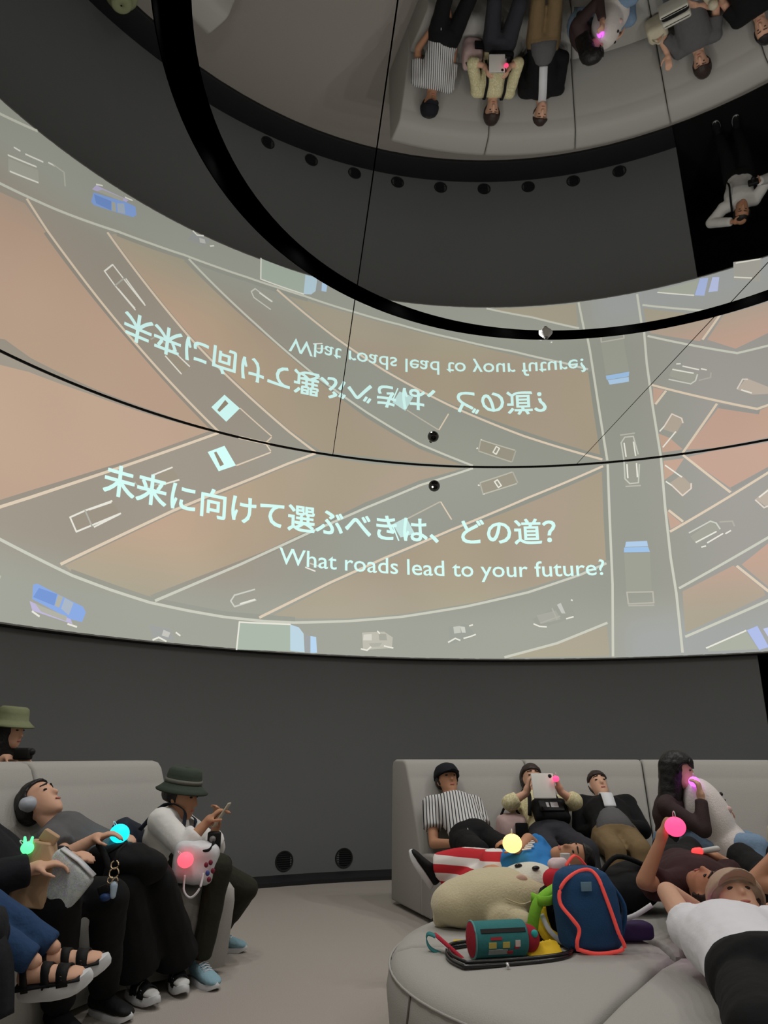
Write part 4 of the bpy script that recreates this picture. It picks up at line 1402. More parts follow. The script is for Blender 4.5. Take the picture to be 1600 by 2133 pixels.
# ---- left sofa
M_olive = mat('dark_olive_trousers', S(42, 42, 32), .9, var=.12, scale=40, bump=.3)
M_bluecan = mat('light_blue_canvas', S(140, 176, 190), .8, var=.08, scale=80, bump=.2)
J = dict(head=(-1.201, 4.7, 0.905), up=(.14, -.05, .98), fwd=(.95, -.28, -.12), neck=(-1.276, 4.74, 0.801), chest=(-1.28, 4.72, 0.688), pel=(-1.17, 4.66, .575), shA=(-1.264, 4.92, 0.766), shB=(-1.257, 4.52, 0.782),
         elA=(-1.012, 4.82, 0.61), elB=(-1.091, 4.42, 0.664), wrA=(-0.971, 4.62, 0.733), wrB=(-0.993, 4.46, 0.777), hdA=(.15, -.1, 1), hdB=(.6, .15, .6), pnA=(-.5, -.6, 0), pnB=(.3, 0, -1),
         hipA=(-1.15, 4.74, .565), hipB=(-1.16, 4.58, .565), knA=(-0.816, 4.86, 0.387), knB=(-.90, 4.45, .555), anA=(-1.02, 5.16, .105), anB=(-.97, 4.47, .105), toeA=(.9, -.3, 0), toeB=(.62, -.75, 0))
b8, i8 = person('person in dark green bucket hat and white shirt looking at a phone', J, M_skin2, hair='short', top=M_white, top_long=.55, top_th=.022, bottom=M_olive, shoes=('lace', M_bluecan, M_sole, 'light blue canvas sneaker'), hand_curl=(.55, .6))
bucket_hat(i8, mat('dark_green_cotton', S(58, 68, 58), .9, var=.08, scale=40, bump=.2), mat('grey_hat_band', S(112, 112, 104), .8, var=.05))
t = empty('phone', (-0.904, 4.46, 0.802), 'pale phone held up by the bucket hat wearer', 'phone')
axp = (V((0, 1, 0)), V((.55, 0, .83)), V((-.83, 0, .55)))
b = nb(); boxm(b, (-0.91, 4.48, 0.823), (.072, .15, .010), axp, .004); obj('case', b, mat('pale_phone_case', S(190, 186, 168), .5, var=.04), t, auto=40)
b = nb(); boxm(b, V((-0.91, 4.48, 0.823)) + axp[2] * .0055, (.066, .14, .002), axp); obj('screen', b, M_blackhard, t, smooth=False)
# backpack on the back
M_navy = mat('navy_nylon', S(38, 46, 60), .7, var=.12, scale=30, bump=.2)
c = i8['chest'] - i8['fr'] * .20 - V((0, 0, .02)); t = empty('backpack', c - V((0, 0, .2)), 'dark navy backpack worn on the back of the bucket hat wearer', 'backpack')
b = nb(); boxm(b, c, (.28, .15, .40), (i8['s'], i8['fr'], i8['spine']), .06); obj('pack_body', remesh(b, .012, 4, .005, 9), M_navy, t)
b = nb(); boxm(b, c - i8['fr'] * .085 - i8['spine'] * .06, (.2, .05, .18), (i8['s'], i8['fr'], i8['spine']), .02); obj('front_pocket', b, M_navy, t, auto=40)
for sd in (1, -1):
    strap_over(i8, M_navy, sd, e=.04, wdt=.045, parent=t)
# plastic carrier bag on the lap
c = V((-1.023, 4.42, 0.597)); t = empty('carrier_bag', c - V((0, 0, .12)), 'white plastic carrier bag with small prints on the olive trousers', 'bag')
b = nb(); boxm(b, c + V((0, 0, -.01)), (.24, .16, .22), (V((.9, .2, -.1)).normalized(), V((-.2, .95, 0)).normalized(), V((.1, 0, 1)).normalized()), .05); limb(b, c + V((-.05, .02, .06)), c + V((-.05, .03, .13)), .07, .045)
obj('bag_body', remesh(b, .01, 2, .008, 12), mat('white_plastic_film', S(226, 226, 230), .35, var=.05, scale=14, bump=.3, alpha=.93), t)
b = nb(); tube(b, smooth_path([c + V((-.03, -.10, -.06)), c + V((-.02, -.13, -.13)), c + V((.02, -.14, -.16)), c + V((.06, -.13, -.12)), c + V((.07, -.10, -.05))]), .006, 8); obj('handle', b, M_sole, t)
for k_, (x_, z_, c_) in enumerate(((.08, -.01, S(120, 40, 60)), (.10, .0, S(120, 40, 60)), (.09, -.05, S(60, 80, 150)), (.115, -.04, S(60, 80, 150)), (.10, -.08, S(120, 40, 60)))):
    b = nb(); ball(b, c + V((x_, -.098 + .012 * (k_ % 2), z_)), .012, .008, .014, nu=10, nv=6); obj('print', b, mat('print_%d' % (k_ % 3), c_, .5, var=0), t)
orb(c + V((-.02, -.15, .02)), .042, S(255, 84, 100), 'coral pink glowing ball on the white carrier bag', d=(-.6, 0, .6))
# camera strap of the same sitter
b = nb(); tube(b, smooth_path([(-1.045, 4.5, 0.702), (-1.028, 4.42, 0.662), (-0.982, 4.36, 0.652), (-0.941, 4.36, 0.656), (-0.926, 4.4, 0.688)]), .008, 8)
obj('neck_strap', b, M_blackcloth, b8)
t = empty('small_camera', (-0.937, 4.46, 0.657), 'small black camera hanging at the wrist of the bucket hat wearer', 'camera')
b = nb(); boxm(b, (-0.939, 4.46, 0.689), (.07, .05, .10), bev=.012); obj('camera_body', b, M_blackhard, t, auto=40)
b = nb(); limb(b, (-0.945, 4.45, 0.7), (-0.937, 4.41, 0.704), .018, .017, 14); obj('lens_barrel', b, MATS['grey_plastic'], t)

# reclining person with headphones
J = dict(head=(-1.782, 4.12, 0.897), up=(-.72, .30, .62), fwd=(.62, -.15, .76), neck=(-1.69, 4.1, 0.802), chest=(-1.579, 4.08, 0.727), pel=(-1.26, 4.16, .575), shA=(-1.697, 4.3, 0.761), shB=(-1.62, 3.92, 0.748),
         elA=(-1.526, 4.28, 0.688), elB=(-1.513, 3.86, 0.687), wrA=(-1.415, 4.14, 0.73), wrB=(-1.409, 3.88, 0.752), hdA=(.9, -.2, .2), hdB=(.9, .1, .3), hipA=(-1.24, 4.26, .565), hipB=(-1.26, 4.08, .565),
         knA=(-1.132, 4.1, 0.527), knB=(-1.248, 3.94, 0.535), anA=(-1.07, 4.37, .125), anB=(-1.21, 4.16, .125), toeA=(.45, -.88, 0), toeB=(.75, -.65, 0))
b9, i9 = person('reclining person in grey tee and wide black trousers wearing headphones', J, M_skin, hair='short', top=M_greytee, bottom=M_blackcloth, wide=.03, flare=.035, shoes=('slide', (mat('white_sock', S(205, 205, 203), .9, var=.05), M_blackcloth), M_sole, 'black slide over a white sock'))
b = nb(); h = i9['head']
tube(b, [h + i9['hs'] * (.088 * math.cos(a)) + (i9['up'] * .9 - i9['hf'] * .3).normalized() * (.125 * math.sin(a)) for a in [PI * i / 14 for i in range(15)]], .009, 8); hb = obj('headband', b, M_blackhard, b9)
for q in (-1, 1):
    b = nb(); limb(b, h + i9['hs'] * (q * .078), h + i9['hs'] * (q * .10), .04, .034, 16); obj('ear_cup', b, mat('silver_plastic', S(170, 176, 186), .4, var=.03), hb)
# black rucksack on that lap
c = V((-1.272, 3.98, 0.634)); t = empty('rucksack', c - V((0, 0, .15)), 'slouched black rucksack on the lap above the wide black trousers', 'bag')
b = nb(); ball(b, c + V((.01, .0, .02)), .17, .13, .075); ball(b, c + V((.12, .02, -.01)), .09, .10, .08); limb(b, c + V((-.12, 0, .02)), c + V((-.12, 0, -.03)), .07, .06); obj('bag_body', remesh(b, .012, 4, .012, 8), M_blackcloth, t)
b = nb(); tube(b, smooth_path([c + V((-.1, -.1, .1)), c + V((-.02, -.17, .02)), c + V((-.04, -.17, -.08))]), .014, 8); obj('strap', b, M_blackcloth, t)
kc = V((-1.158, 3.5, 0.674)); bag_c = c
t = empty('key_charms', kc - V((0, 0, .1)), 'bunch of metal rings and charms hanging from the black rucksack', 'keychain')
b = nb(); tube(b, smooth_path([bag_c + V((-.05, -.10, .06)), kc + V((-.01, .16, .09)), kc + V((0, .03, .07)), kc + V((0, 0, .035))]), .006, 8); obj('lanyard', b, M_blackcloth, t)
M_gold = mat('pale_gold_metal', S(214, 190, 160), .3, metal=1.0, var=0)
for (o, r) in ((V((0, 0, .02)), .016), (V((.002, -.004, -.012)), .02), (V((-.012, 0, -.04)), .012), (V((.008, 0, -.042)), .012)):
    b = nb(); tube(b, [kc + o + V((r * math.cos(a), .3 * r * math.sin(a), r * math.sin(a))) for a in [2 * PI * i / 14 for i in range(14)]], .003, 6, closed=True); obj('ring', b, M_gold, t)
b = nb(); boxm(b, kc + V((-.035, 0, -.075)), (.05, .018, .035), (V((.9, 0, .4)), V((0, 1, 0)), V((-.4, 0, .9))), .006); obj('charm', b, M_blackhard, t, auto=40)
b = nb(); limb(b, kc + V((.006, 0, -.06)), kc + V((.006, 0, -.10)), .016, .012, 10); obj('charm', b, mat('pale_blue_charm', S(176, 196, 214), .4, var=.05), t)
b = nb(); ball(b, kc + V((-.025, -.005, -.105)), .024, .016, .016, nu=12, nv=8); obj('charm', b, mat('deep_blue_charm', S(38, 64, 110), .5, var=.05), t)
orb((-1.322, 4.02, 0.769), .048, CYANL, 'cyan glowing ball held over the black rucksack', d=(-.5, 0, .8))

# person in dark jacket with paper bag
M_jacket = mat('black_navy_jacket', S(20, 21, 28), .85, var=.12, scale=40, bump=.3)
J = dict(head=(-2.02, 3.46, .98), up=(-.45, .1, .88), fwd=(.88, -.1, .45), neck=(-1.93, 3.47, .86), chest=(-1.80, 3.48, .74), pel=(-1.62, 3.58, .575), shA=(-1.86, 3.64, .82), shB=(-1.88, 3.30, .82),
         elA=(-1.60, 3.70, .64), elB=(-1.62, 3.22, .66), wrA=(-1.42, 3.62, .70), wrB=(-1.44, 3.32, .70), hipA=(-1.60, 3.68, .565), hipB=(-1.60, 3.50, .565),
         knA=(-1.206, 3.62, 0.546), knB=(-1.351, 3.46, 0.548), anA=(-1.3, 3.958, 0.105), anB=(-1.415, 3.73, 0.105), toeA=(.85, -.5, 0), toeB=(.75, -.65, 0))
b10, i10 = person('person in dark jacket and black trousers with a paper bag on the lap', J, M_skin, hair='short', top=M_jacket, top_long=True, top_th=.03, bottom=M_blackcloth, wide=.015, shoes=('shoe', M_sneak, M_sole, 'black sneaker with a white sole'), build=1.1)
M_kraft = mat('brown_kraft_paper', S(186, 154, 124), .8, var=.06, scale=12, bump=.2)
c = V((-1.456, 3.42, 0.674)); t = empty('paper_bag', c - V((0, 0, .12)), 'crumpled brown paper bag on the lap of the dark jacket wearer', 'bag')
b = nb(); boxm(b, c, (.15, .12, .25), (V((.97, .2, -.1)).normalized(), V((-.2, .97, 0)).normalized(), V((.1, 0, 1)).normalized()), .012)
bmesh.ops.subdivide_edges(b, edges=b.edges[:], cuts=2, use_grid_fill=True)
for v in b.verts:
    n_ = noise.noise(v.co * 9) * .014 + noise.noise(v.co * 22) * .006
    v.co += V((n_, -n_, n_ * .5))
    if v.co.z > c.z + .08: v.co.x = c.x + (v.co.x - c.x) * .62
obj('bag_body', b, M_kraft, t, smooth=False)
b = nb(); boxm(b, c + V((.035, 0, .135)), (.07, .05, .05), (V((.8, .2, -.5)).normalized(), V((-.2, .97, 0)).normalized(), V((.5, 0, .8)).normalized()), .008); obj('folded_top', b, M_kraft, t, auto=30)
c = V((-1.338, 3.42, 0.648)); t = empty('floral_bag', c - V((0, 0, .12)), 'pale floral plastic pouch leaning against the brown paper bag', 'bag')
M_floral = speckle('pale_floral_print', S(206, 210, 208), [S(168, 190, 180), S(214, 220, 222), S(180, 172, 206), S(204, 214, 206), S(170, 178, 176)], 34, .66, .4)
axf = (V((.78, .1, -.60)).normalized(), V((-.1, .97, .05)).normalized(), V((.60, 0, .78)).normalized())
b = nb(); boxm(b, c, (.20, .07, .17), axf, .02)
bmesh.ops.subdivide_edges(b, edges=b.edges[:], cuts=2, use_grid_fill=True)
for v in b.verts:
    n_ = noise.noise(v.co * 11) * .012
    v.co += V((n_, -n_, n_))
obj('pouch_body', b, M_floral, t)
b = nb(); ribbon(b, [c + axf[2] * .085 - axf[0] * .09, c + axf[2] * .092, c + axf[2] * .085 + axf[0] * .09], .05, .006, axf[1]); obj('seal_strip', b, MATS['white_plastic_film'], t)
orb((-1.474, 3.34, 0.778), .026, GREEN, 'small green glowing rabbit shaped light above the brown paper bag', ears=True, d=(-.7, 0, .6))

# crossed denim legs with platform sandals
M_denim = mat('dark_blue_denim', S(40, 66, 102), .9, var=.18, scale=50, bump=.35)
M_sanblack = mat('black_sandal', S(18, 18, 20), .7, var=.1, scale=40)
J = dict(head=(-2.35, 2.78, 1.02), up=(-.4, .1, .9), fwd=(.9, -.1, .4), neck=(-2.27, 2.78, .89), chest=(-2.15, 2.80, .76), pel=(-1.98, 2.84, .58), shA=(-2.2, 2.96, .86), shB=(-2.2, 2.62, .86),
         elA=(-1.98, 3.05, .66), elB=(-1.98, 2.52, .66), wrA=(-1.78, 2.98, .66), wrB=(-1.78, 2.6, .66), hipA=(-1.96, 2.93, .57), hipB=(-1.96, 2.75, .57),
         knA=(-1.595, 3.1, 0.665), knB=(-1.574, 2.98, 0.621), anA=(-1.243, 3.16, 0.454), anB=(-1.259, 3.04, 0.436), toeA=(1, .05, .18), toeB=(1, -.05, .17), suA=(-.22, -.30, 1), suB=(-.20, -.30, 1))
b11, i11 = person('person with crossed dark denim legs and black platform sandals', J, M_skin, hair='short', top=M_jacket, top_long=True, top_th=.03, bottom=M_denim, wide=-.004, shoes=('sandal', (M_skin, M_sanblack), M_sole, 'black strappy sandal'))
# black coat draped over the sofa edge
t = empty('draped_coat', (-1.775, 3.935, 0.0), 'black coat draped over the sofa edge beside the denim legs', 'coat')
c0 = V((-1.842, 4.069, 0.0))
b = nb(); boxm(b, V((-1.331, 2.8, 0.399)), (.12, .26, .50), (V((.9, .3, 0)).normalized(), V((-.3, .9, 0)).normalized(), V((0, 0, 1))), .05); boxm(b, V((-1.433, 2.84, 0.544)), (.22, .30, .1), bev=.04)
obj('coat_body', remesh(b, .014, 3, .012, 7), M_jacket, t)
b = nb(); ribbon(b, smooth_path([(-1.301, 2.72, 0.611), (-1.226, 2.7, 0.52), (-1.197, 2.7, 0.361)]), .08, .02, (.3, .9, 0)); obj('sleeve', b, M_jacket, t)

# woman behind the left sofa in an olive bucket hat
M_olhat = mat('olive_green_cotton', S(126, 132, 100), .9, var=.08, scale=40, bump=.2)
J = dict(head=(-2.352, 4.86, 1.285), up=(.10, -.05, 1), fwd=(.96, -.25, -.22), neck=(-2.416, 4.9, 1.147), chest=(-2.52, 4.95, 1.00), pel=(-2.60, 5.00, .72), shA=(-2.46, 5.10, 1.07), shB=(-2.55, 4.80, 1.07),
         elA=(-2.34, 5.08, .97), elB=(-2.42, 4.72, .98), wrA=(-2.214, 4.82, 1.091), wrB=(-2.291, 4.7, 1.125), hdB=(.8, .1, -.1), hipA=(-2.58, 5.07, .71), hipB=(-2.60, 4.93, .71),
         knA=(-2.54, 5.08, .40), knB=(-2.56, 4.92, .40), anA=(-2.60, 5.10, .10), anB=(-2.62, 4.93, .10), toeA=(1, -.2, 0), toeB=(1, -.2, 0))
b12, i12 = person('woman in olive bucket hat behind the left sofa back', J, M_skin, hair='fringe', top=M_blackcloth, top_long=.5, bottom=M_blackcloth, shoes=('shoe', M_sneak, M_sole, None), k=.86)
bucket_hat(i12, M_olhat, k=.9)
b = nb(); h = i12['head']
rings = [seg_ring(h + V((0, 0, z)) - i12['hf'] * o, i12['hs'], i12['hf'], w, d, 16) for (z, o, w, d) in ((.05, .02, .085, .09), (-.05, .035, .09, .08), (-.16, .04, .09, .07), (-.26, .03, .07, .05))]
loft(b, rings); obj('long_hair', remesh(b, .009, 2, .004, 30), M_hair, b12)
t = empty('camera', (-2.16, 4.68, 1.125), 'black camera held by the woman in the olive bucket hat', 'camera')
b = nb(); boxm(b, (-2.178, 4.7, 1.147), (.10, .06, .07), bev=.012); obj('camera_body', b, M_blackhard, t, auto=40)
b = nb(); limb(b, (-2.15, 4.7, 1.153), (-2.128, 4.7, 1.158), .024, .022, 14); obj('lens_barrel', b, M_blackhard, t)

# ================================================================== ON THE OTTOMAN
# child in blue tee and red striped trousers
M_blue = mat('bright_blue_tee', S(44, 122, 190), .85, var=.08, scale=30, bump=.3)
M_redst = stripes('red_white_stripes', S(196, 48, 56), S(232, 226, 222), 3.6, 'Z', 1.2, .5)
J = dict(head=(0.972, 4.2, 0.631), up=(.97, -.12, .10), fwd=(-.05, -.55, .83), neck=(0.874, 4.24, 0.603), chest=(0.787, 4.26, 0.587), pel=(0.616, 4.34, 0.553), shA=(0.863, 4.42, 0.633), shB=(0.822, 4.1, 0.56),
         elA=(0.776, 4.32, 0.715), elB=(0.69, 4.04, 0.547), wrA=(0.699, 4.22, 0.67), wrB=(0.63, 4.1, 0.573), hdA=(-.5, 0, .3), hdB=(-.6, 0, .3), hipA=(0.618, 4.42, 0.566), hipB=(0.592, 4.28, 0.538),
         knA=(0.45, 4.5, 0.579), knB=(0.498, 4.4, 0.493), anA=(0.299, 4.56, 0.542), anB=(0.345, 4.52, 0.384), toeA=(-.55, -.2, .75), toeB=(-.75, -.25, -.45), suA=(.75, 0, .55), suB=(-.4, 0, .9))
b13, i13 = person('child in bright blue tee and red and white striped trousers lying on the ottoman', J, M_skin2, k=.86, hair='short', top=M_blue, bottom=M_redst, wide=.03, shoes=('shoe', M_sneak, M_sole, 'black slip-on shoe'), hand_curl=(.7, .4))
b = nb()
for k_ in range(5):
    boxm(b, i13['chest'] + i13['fr'] * .112 + i13['s'] * (.05 - .025 * k_) + i13['spine'] * (.01 * (k_ % 2)), (.012, .05, .004), (i13['s'], i13['spine'], i13['fr']))
obj('white_print', b, M_white, b13, smooth=False)
orb((0.661, 4.14, 0.713), .050, WARM, 'warm yellow glowing ball in the hand of the child in blue')

# person in maroon tee with one arm up
M_maroon = mat('maroon_tee', S(58, 34, 36), .88, var=.1, scale=30, bump=.3)
J = dict(head=(1.401, 3.5, 0.584), up=(.42, -.88, .02), fwd=(-.15, .05, 1), neck=(1.422, 3.66, 0.589), chest=(1.446, 3.84, 0.59), pel=(1.492, 4.14, 0.59), shA=(1.27, 3.68, 0.586), shB=(1.579, 3.8, 0.596),
         elA=(1.135, 3.56, 0.623), elB=(1.685, 3.92, 0.62), wrA=(1.218, 3.54, 0.786), wrB=(1.627, 3.92, 0.667), hdA=(.35, 0, .9), pnA=(.9, -.2, .2), hdB=(-.9, 0, .4), hipA=(1.472, 4.18, 0.585), hipB=(1.563, 4.2, 0.587),
         knA=(1.521, 4.36, 0.664), knB=(1.665, 4.4, 0.655), anA=(1.62, 4.56, .50), anB=(1.80, 4.54, .50), toeA=(-.1, 1, 0), toeB=(.1, 1, 0))
b14, i14 = person('person in maroon tee lying back with one arm raised on the ottoman', J, M_skin2, k=.94, hair='fringe', hair_m=M_hair2, top=M_maroon, bottom=M_blackcloth, shoes=('shoe', M_sneak, M_sole, None), hand_curl=(.75, .8))
orb((1.268, 3.48, 0.85), .044, PINK, 'pink glowing ball lifted by the person in maroon tee', est=1.8)
t = empty('light_stick', (1.51, 3.84, 0.693), 'white toy stick with a red glowing tip held in front of the black trousers', 'toy light')
b = nb(); limb(b, (1.512, 3.84, 0.712), (1.586, 3.84, 0.722), .012, .014, 12); obj('handle', b, MATS['white_plastic'], t)
b = nb(); limb(b, (1.48, 3.84, 0.71), (1.503, 3.84, 0.712), .017, .017, 12); obj('glowing_tip', b, mat('glow_red', RED, .5, var=0, emit=RED, estr=1.6), t)

# person in white tee and tan cap
J = dict(head=(1.405, 3.26, 0.575), up=(.10, .80, .58), fwd=(-.12, -.58, .80), neck=(1.288, 3.06, 0.547), chest=(1.196, 2.86, 0.531), pel=(1.143, 2.52, 0.514), shA=(1.098, 2.98, 0.555), shB=(1.363, 2.94, 0.55),
         elA=(1.099, 3.18, 0.642), elB=(1.6, 3.16, 0.61), wrA=(1.308, 3.36, 0.537), wrB=(1.555, 3.36, 0.544), hdA=(.8, .2, .1), hdB=(-.8, .2, .1), hipA=(1.074, 2.5, 0.495), hipB=(1.191, 2.48, 0.5),
         knA=(0.904, 2.06, 0.511), knB=(1.013, 2.02, 0.542), anA=(1.42, 1.98, .12), anB=(1.72, 1.96, .12), toeA=(.1, -1, 0), toeB=(.2, -1, 0))
b15, i15 = person('person in white tee and tan cap lying with hands behind the head', J, M_skin, hair='short', hair_m=M_hair2, top=mat('bright_white_tee', S(232, 232, 238), .8, var=.04, scale=20, bump=.4), top_th=.02, bottom=M_blackcloth, wide=.02, shoes=('shoe', M_sneak, M_sole, None), hand_curl=(.5, .5), sleeve=.2)
cap(i15, mat('tan_cotton_cap', S(182, 158, 138), .88, var=.06, scale=50, bump=.2), r=.108)
orb((1.248, 3.24, 0.512), .034, MAG, 'violet glowing ball on the ottoman beside the white tee shoulder')

# person at the far right of the ottoman
J = dict(head=(2.36, 3.45, .55), up=(.5, -.85, .1), fwd=(0, 0, 1), neck=(2.28, 3.60, .53), chest=(2.20, 3.76, .52), pel=(2.00, 4.08, .53), shA=(2.06, 3.62, .53), shB=(2.40, 3.74, .53),
         elA=(1.675, 3.72, 0.596), elB=(2.52, 3.9, .55), wrA=(1.777, 3.72, 0.692), wrB=(2.35, 4.0, .66), hipA=(1.94, 4.08, .53), hipB=(2.10, 4.12, .53), knA=(1.95, 4.42, .62), knB=(2.18, 4.45, .62),
         anA=(1.98, 4.62, .30), anB=(2.2, 4.66, .30), toeA=(0, 1, -.3), toeB=(.1, 1, -.3))
b16, i16 = person('person in black clothes lying on the ottoman with a bent bare arm', J, M_skin2, k=.95, hair='short', top=M_blackcloth, bottom=M_blackcloth, shoes=('shoe', M_sneak, M_sole, None))

# big beige plush cushion
c = V((.51, 3.79, .512))
t = empty('plush_cushion', (.51, 3.79, .405), 'big beige plush cushion with a pale face lying on the ottoman', 'plush toy')
ax = (V((.95, -.10, .10)).normalized(), V((.10, .99, 0)).normalized(), V((-.10, 0, .98)).normalized())
b = nb(); ball(b, c + V((0, 0, .012)), .285, .175, .122, ax, 26, 16); ball(b, c + ax[0] * -.12, .175, .16, .108, ax, 20, 12); limb(b, c - ax[0] * .20 - ax[2] * .04, c - ax[0] * .25 - ax[2] * .055, .05, .045)
limb(b, c + ax[0] * .02 - ax[1] * .15 - ax[2] * .05, c + ax[0] * .10 - ax[1] * .18 - ax[2] * .07, .07, .055)
M_beige = mat('beige_plush', S(206, 194, 160), .97, var=.07, scale=110, bump=.35, sheen=.3)
pb = obj('plush_body', remesh(b, .011, 5, .005, 9), M_beige, t)
b = nb(); ball(b, c + ax[0] * .16 + ax[2] * .055 + ax[1] * .03, .15, .125, .085, ax, 22, 14)
obj('pale_face', remesh(b, .011, 4, .003, 9), mat('ivory_plush', S(226, 222, 206), .97, var=.05, scale=110, bump=.3, sheen=.3), t)
for (x, y) in ((.13, -.02), (.205, -.055)):
    b = nb(); ball(b, c + ax[0] * x + ax[1] * (y + .0) + ax[2] * (.134 if x < .2 else .122), .018, .012, .010, ax, 12, 8); obj('dark_button', b, M_eye, t)
b = nb(); ball(b, c + ax[0] * .13 - ax[1] * .095 + ax[2] * .082, .030, .016, .026, ax, 14, 8); obj('cheek_patch', b, mat('dusty_pink_felt', S(206, 168, 150), .95, var=.05), t)
b = nb(); tube(b, smooth_path([c + ax[0] * .20 - ax[1] * .13 + ax[2] * .02, c + ax[0] * .12 - ax[1] * .165 + ax[2] * .0, c + ax[0] * .05 - ax[1] * .185 + ax[2] * .03]), .003, 6); obj('seam', b, M_beige, t)

# teal drum shaped pencil case
M_teal = mat('teal_canvas', S(52, 120, 122), .8, var=.1, scale=60, bump=.2)
M_red = mat('deep_red_felt', S(160, 40, 54), .9, var=.1, scale=60, bump=.2)
p0, p1 = V((0.341, 3.228, 0.4)), V((0.547, 3.271, 0.4))
zc = .40 + .064 + .004
p0.z = p1.z = zc
d = (p1 - p0).normalized(); sd = V((-d.y, d.x, 0)); upz = V((0, 0, 1))
t = empty('pencil_case', ((p0 + p1) / 2) - V((0, 0, .064)), 'teal drum shaped pencil case with red ends on a black folding frame', 'pencil case')
b = nb(); lathe(b, [(0, 0), (.060, 0), (.0635, .006), (.0635, (p1 - p0).length - .006), (.060, (p1 - p0).length), (0, (p1 - p0).length)], p0, (sd, upz, d), 28); body = obj('case_body', b, M_teal, t, auto=40)
b = nb(); lathe(b, [(0, -.012), (.045, -.010), (.061, -.004), (.062, .004), (0, .004)], p0, (sd, upz, d), 28); obj('end_cap', b, M_red, t, auto=40)
b = nb(); tube(b, [p0 + sd * (.0635 * math.cos(a)) + upz * (.0635 * math.sin(a)) for a in [2 * PI * i / 28 for i in range(28)]], .004, 6, closed=True); obj('piping', b, mat('light_teal_piping', S(96, 150, 150), .7, var=.05), t)
b = nb(); ball(b, p1 + d * .02 - upz * .005, .05, .05, .045, (sd, upz, d), 18, 12); obj('end_bobble', b, M_red, t)
b = nb(); ball(b, p1 + d * .03 - sd * .045 + upz * .02, .014, .01, .014, nu=12, nv=8); obj('teal_dot', b, mat('bright_teal', S(50, 170, 168), .7, var=.03), t)
fr_ = (-sd * .82 + upz * .58).normalized()
b = nb(); ribbon(b, [p0 + d * .02 + fr_ * .064, (p0 + p1) / 2 + fr_ * .0645, p1 - d * .01 + fr_ * .064], .016, .004, fr_.cross(d)); obj('zip', b, M_blackhard, t, smooth=False)
for (u_, v_, w_, h_, c_, nm) in ((.10, .2, .045, .010, S(170, 52, 62), 'a'), (.08, -.15, .03, .020, S(196, 178, 96), 'b'), (.15, -.15, .028, .020, S(196, 178, 96), 'b'), (.11, -.55, .075, .02, S(150, 156, 156), 'c'), (.21, -.1, .020, .022, S(214, 196, 190), 'd'), (.205, -.3, .018, .012, S(176, 60, 66), 'a'), (.17, -.62, .026, .014, S(170, 60, 60), 'a')):
    q = (-sd * math.cos(v_) + upz * math.sin(v_)).normalized(); tn = q.cross(d)
    b = nb(); boxm(b, p0 + d * (u_ * (p1 - p0).length / .27) + q * .0635, (w_, h_, .005), (d, tn, q)); obj('printed_patch', b, mat('patch_' + nm, c_, .8, var=.05), body, smooth=False)
# ruler like red striped pouch with teal loop
q0, q1 = V((0.297, 3.115, 0.42)), V((0.307, 3.115, 0.42))
e0 = V((0.305, 3.28, 0.393)); e1 = V((0.211, 3.36, 0.456))
t = empty('red_pouch', e0 - V((0, 0, .01)), 'slim red pouch with white dots leaning out of the black frame', 'pouch')
dd = (e1 - e0).normalized(); s3 = V((-.2, .97, 0)).normalized(); n3 = dd.cross(s3)
b = nb(); boxm(b, (e0 + e1) / 2, ((e1 - e0).length, .075, .022), (dd, s3, n3), .008); pou = obj('pouch_body', b, mat('red_dotted_cloth', S(184, 44, 62), .85, var=.35, scale=180, bump=.2), t, auto=40)
b = nb(); boxm(b, (e0 + e1) / 2 + n3 * .013, ((e1 - e0).length, .07, .004), (dd, s3, n3)); obj('white_edge', b, M_sole, pou, smooth=False)
b = nb(); ribbon(b, smooth_path([e1 - dd * .02, (0.183, 3.38, 0.457), (0.175, 3.38, 0.434), (0.195, 3.36, 0.405), (0.26, 3.34, 0.386)]), .022, .004, (0, .9, .3)); obj('wrist_loop', b, M_teal, t)

# black folding frame
t = empty('folding_frame', (0.433, 3.154, 0.4), 'black wire folding frame lying flat under the teal pencil case', 'frame')
pts = [(0.297, 3.085, 0.41), (0.464, 3.119, 0.41), (0.658, 3.193, 0.41), (0.735, 3.286, 0.41), (0.721, 3.432, 0.41), (0.517, 3.447, 0.41), (0.289, 3.382, 0.41), (0.25, 3.284, 0.41), (0.256, 3.178, 0.41)]
cp = smooth_path(pts + [pts[0]], 5)[:-1]
b = nb(); tube(b, cp, .009, 8, closed=True); obj('hoop', b, mat('gloss_black_wire', S(14, 14, 15), .25, var=0, spec=.6), t)
cp2 = [V(p) * 1.0 + V((.008, .012, .012)) for p in cp]
b = nb(); tube(b, cp2, .007, 8, closed=True); obj('inner_hoop', b, MATS['gloss_black_wire'], t)
b = nb(); limb(b, (0.453, 3.083, 0.42), (0.454, 3.078, 0.415), .007, .007, 8); obj('rivet', b, mat('chrome_rivet', S(220, 220, 220), .2, metal=1.0, var=0), t)
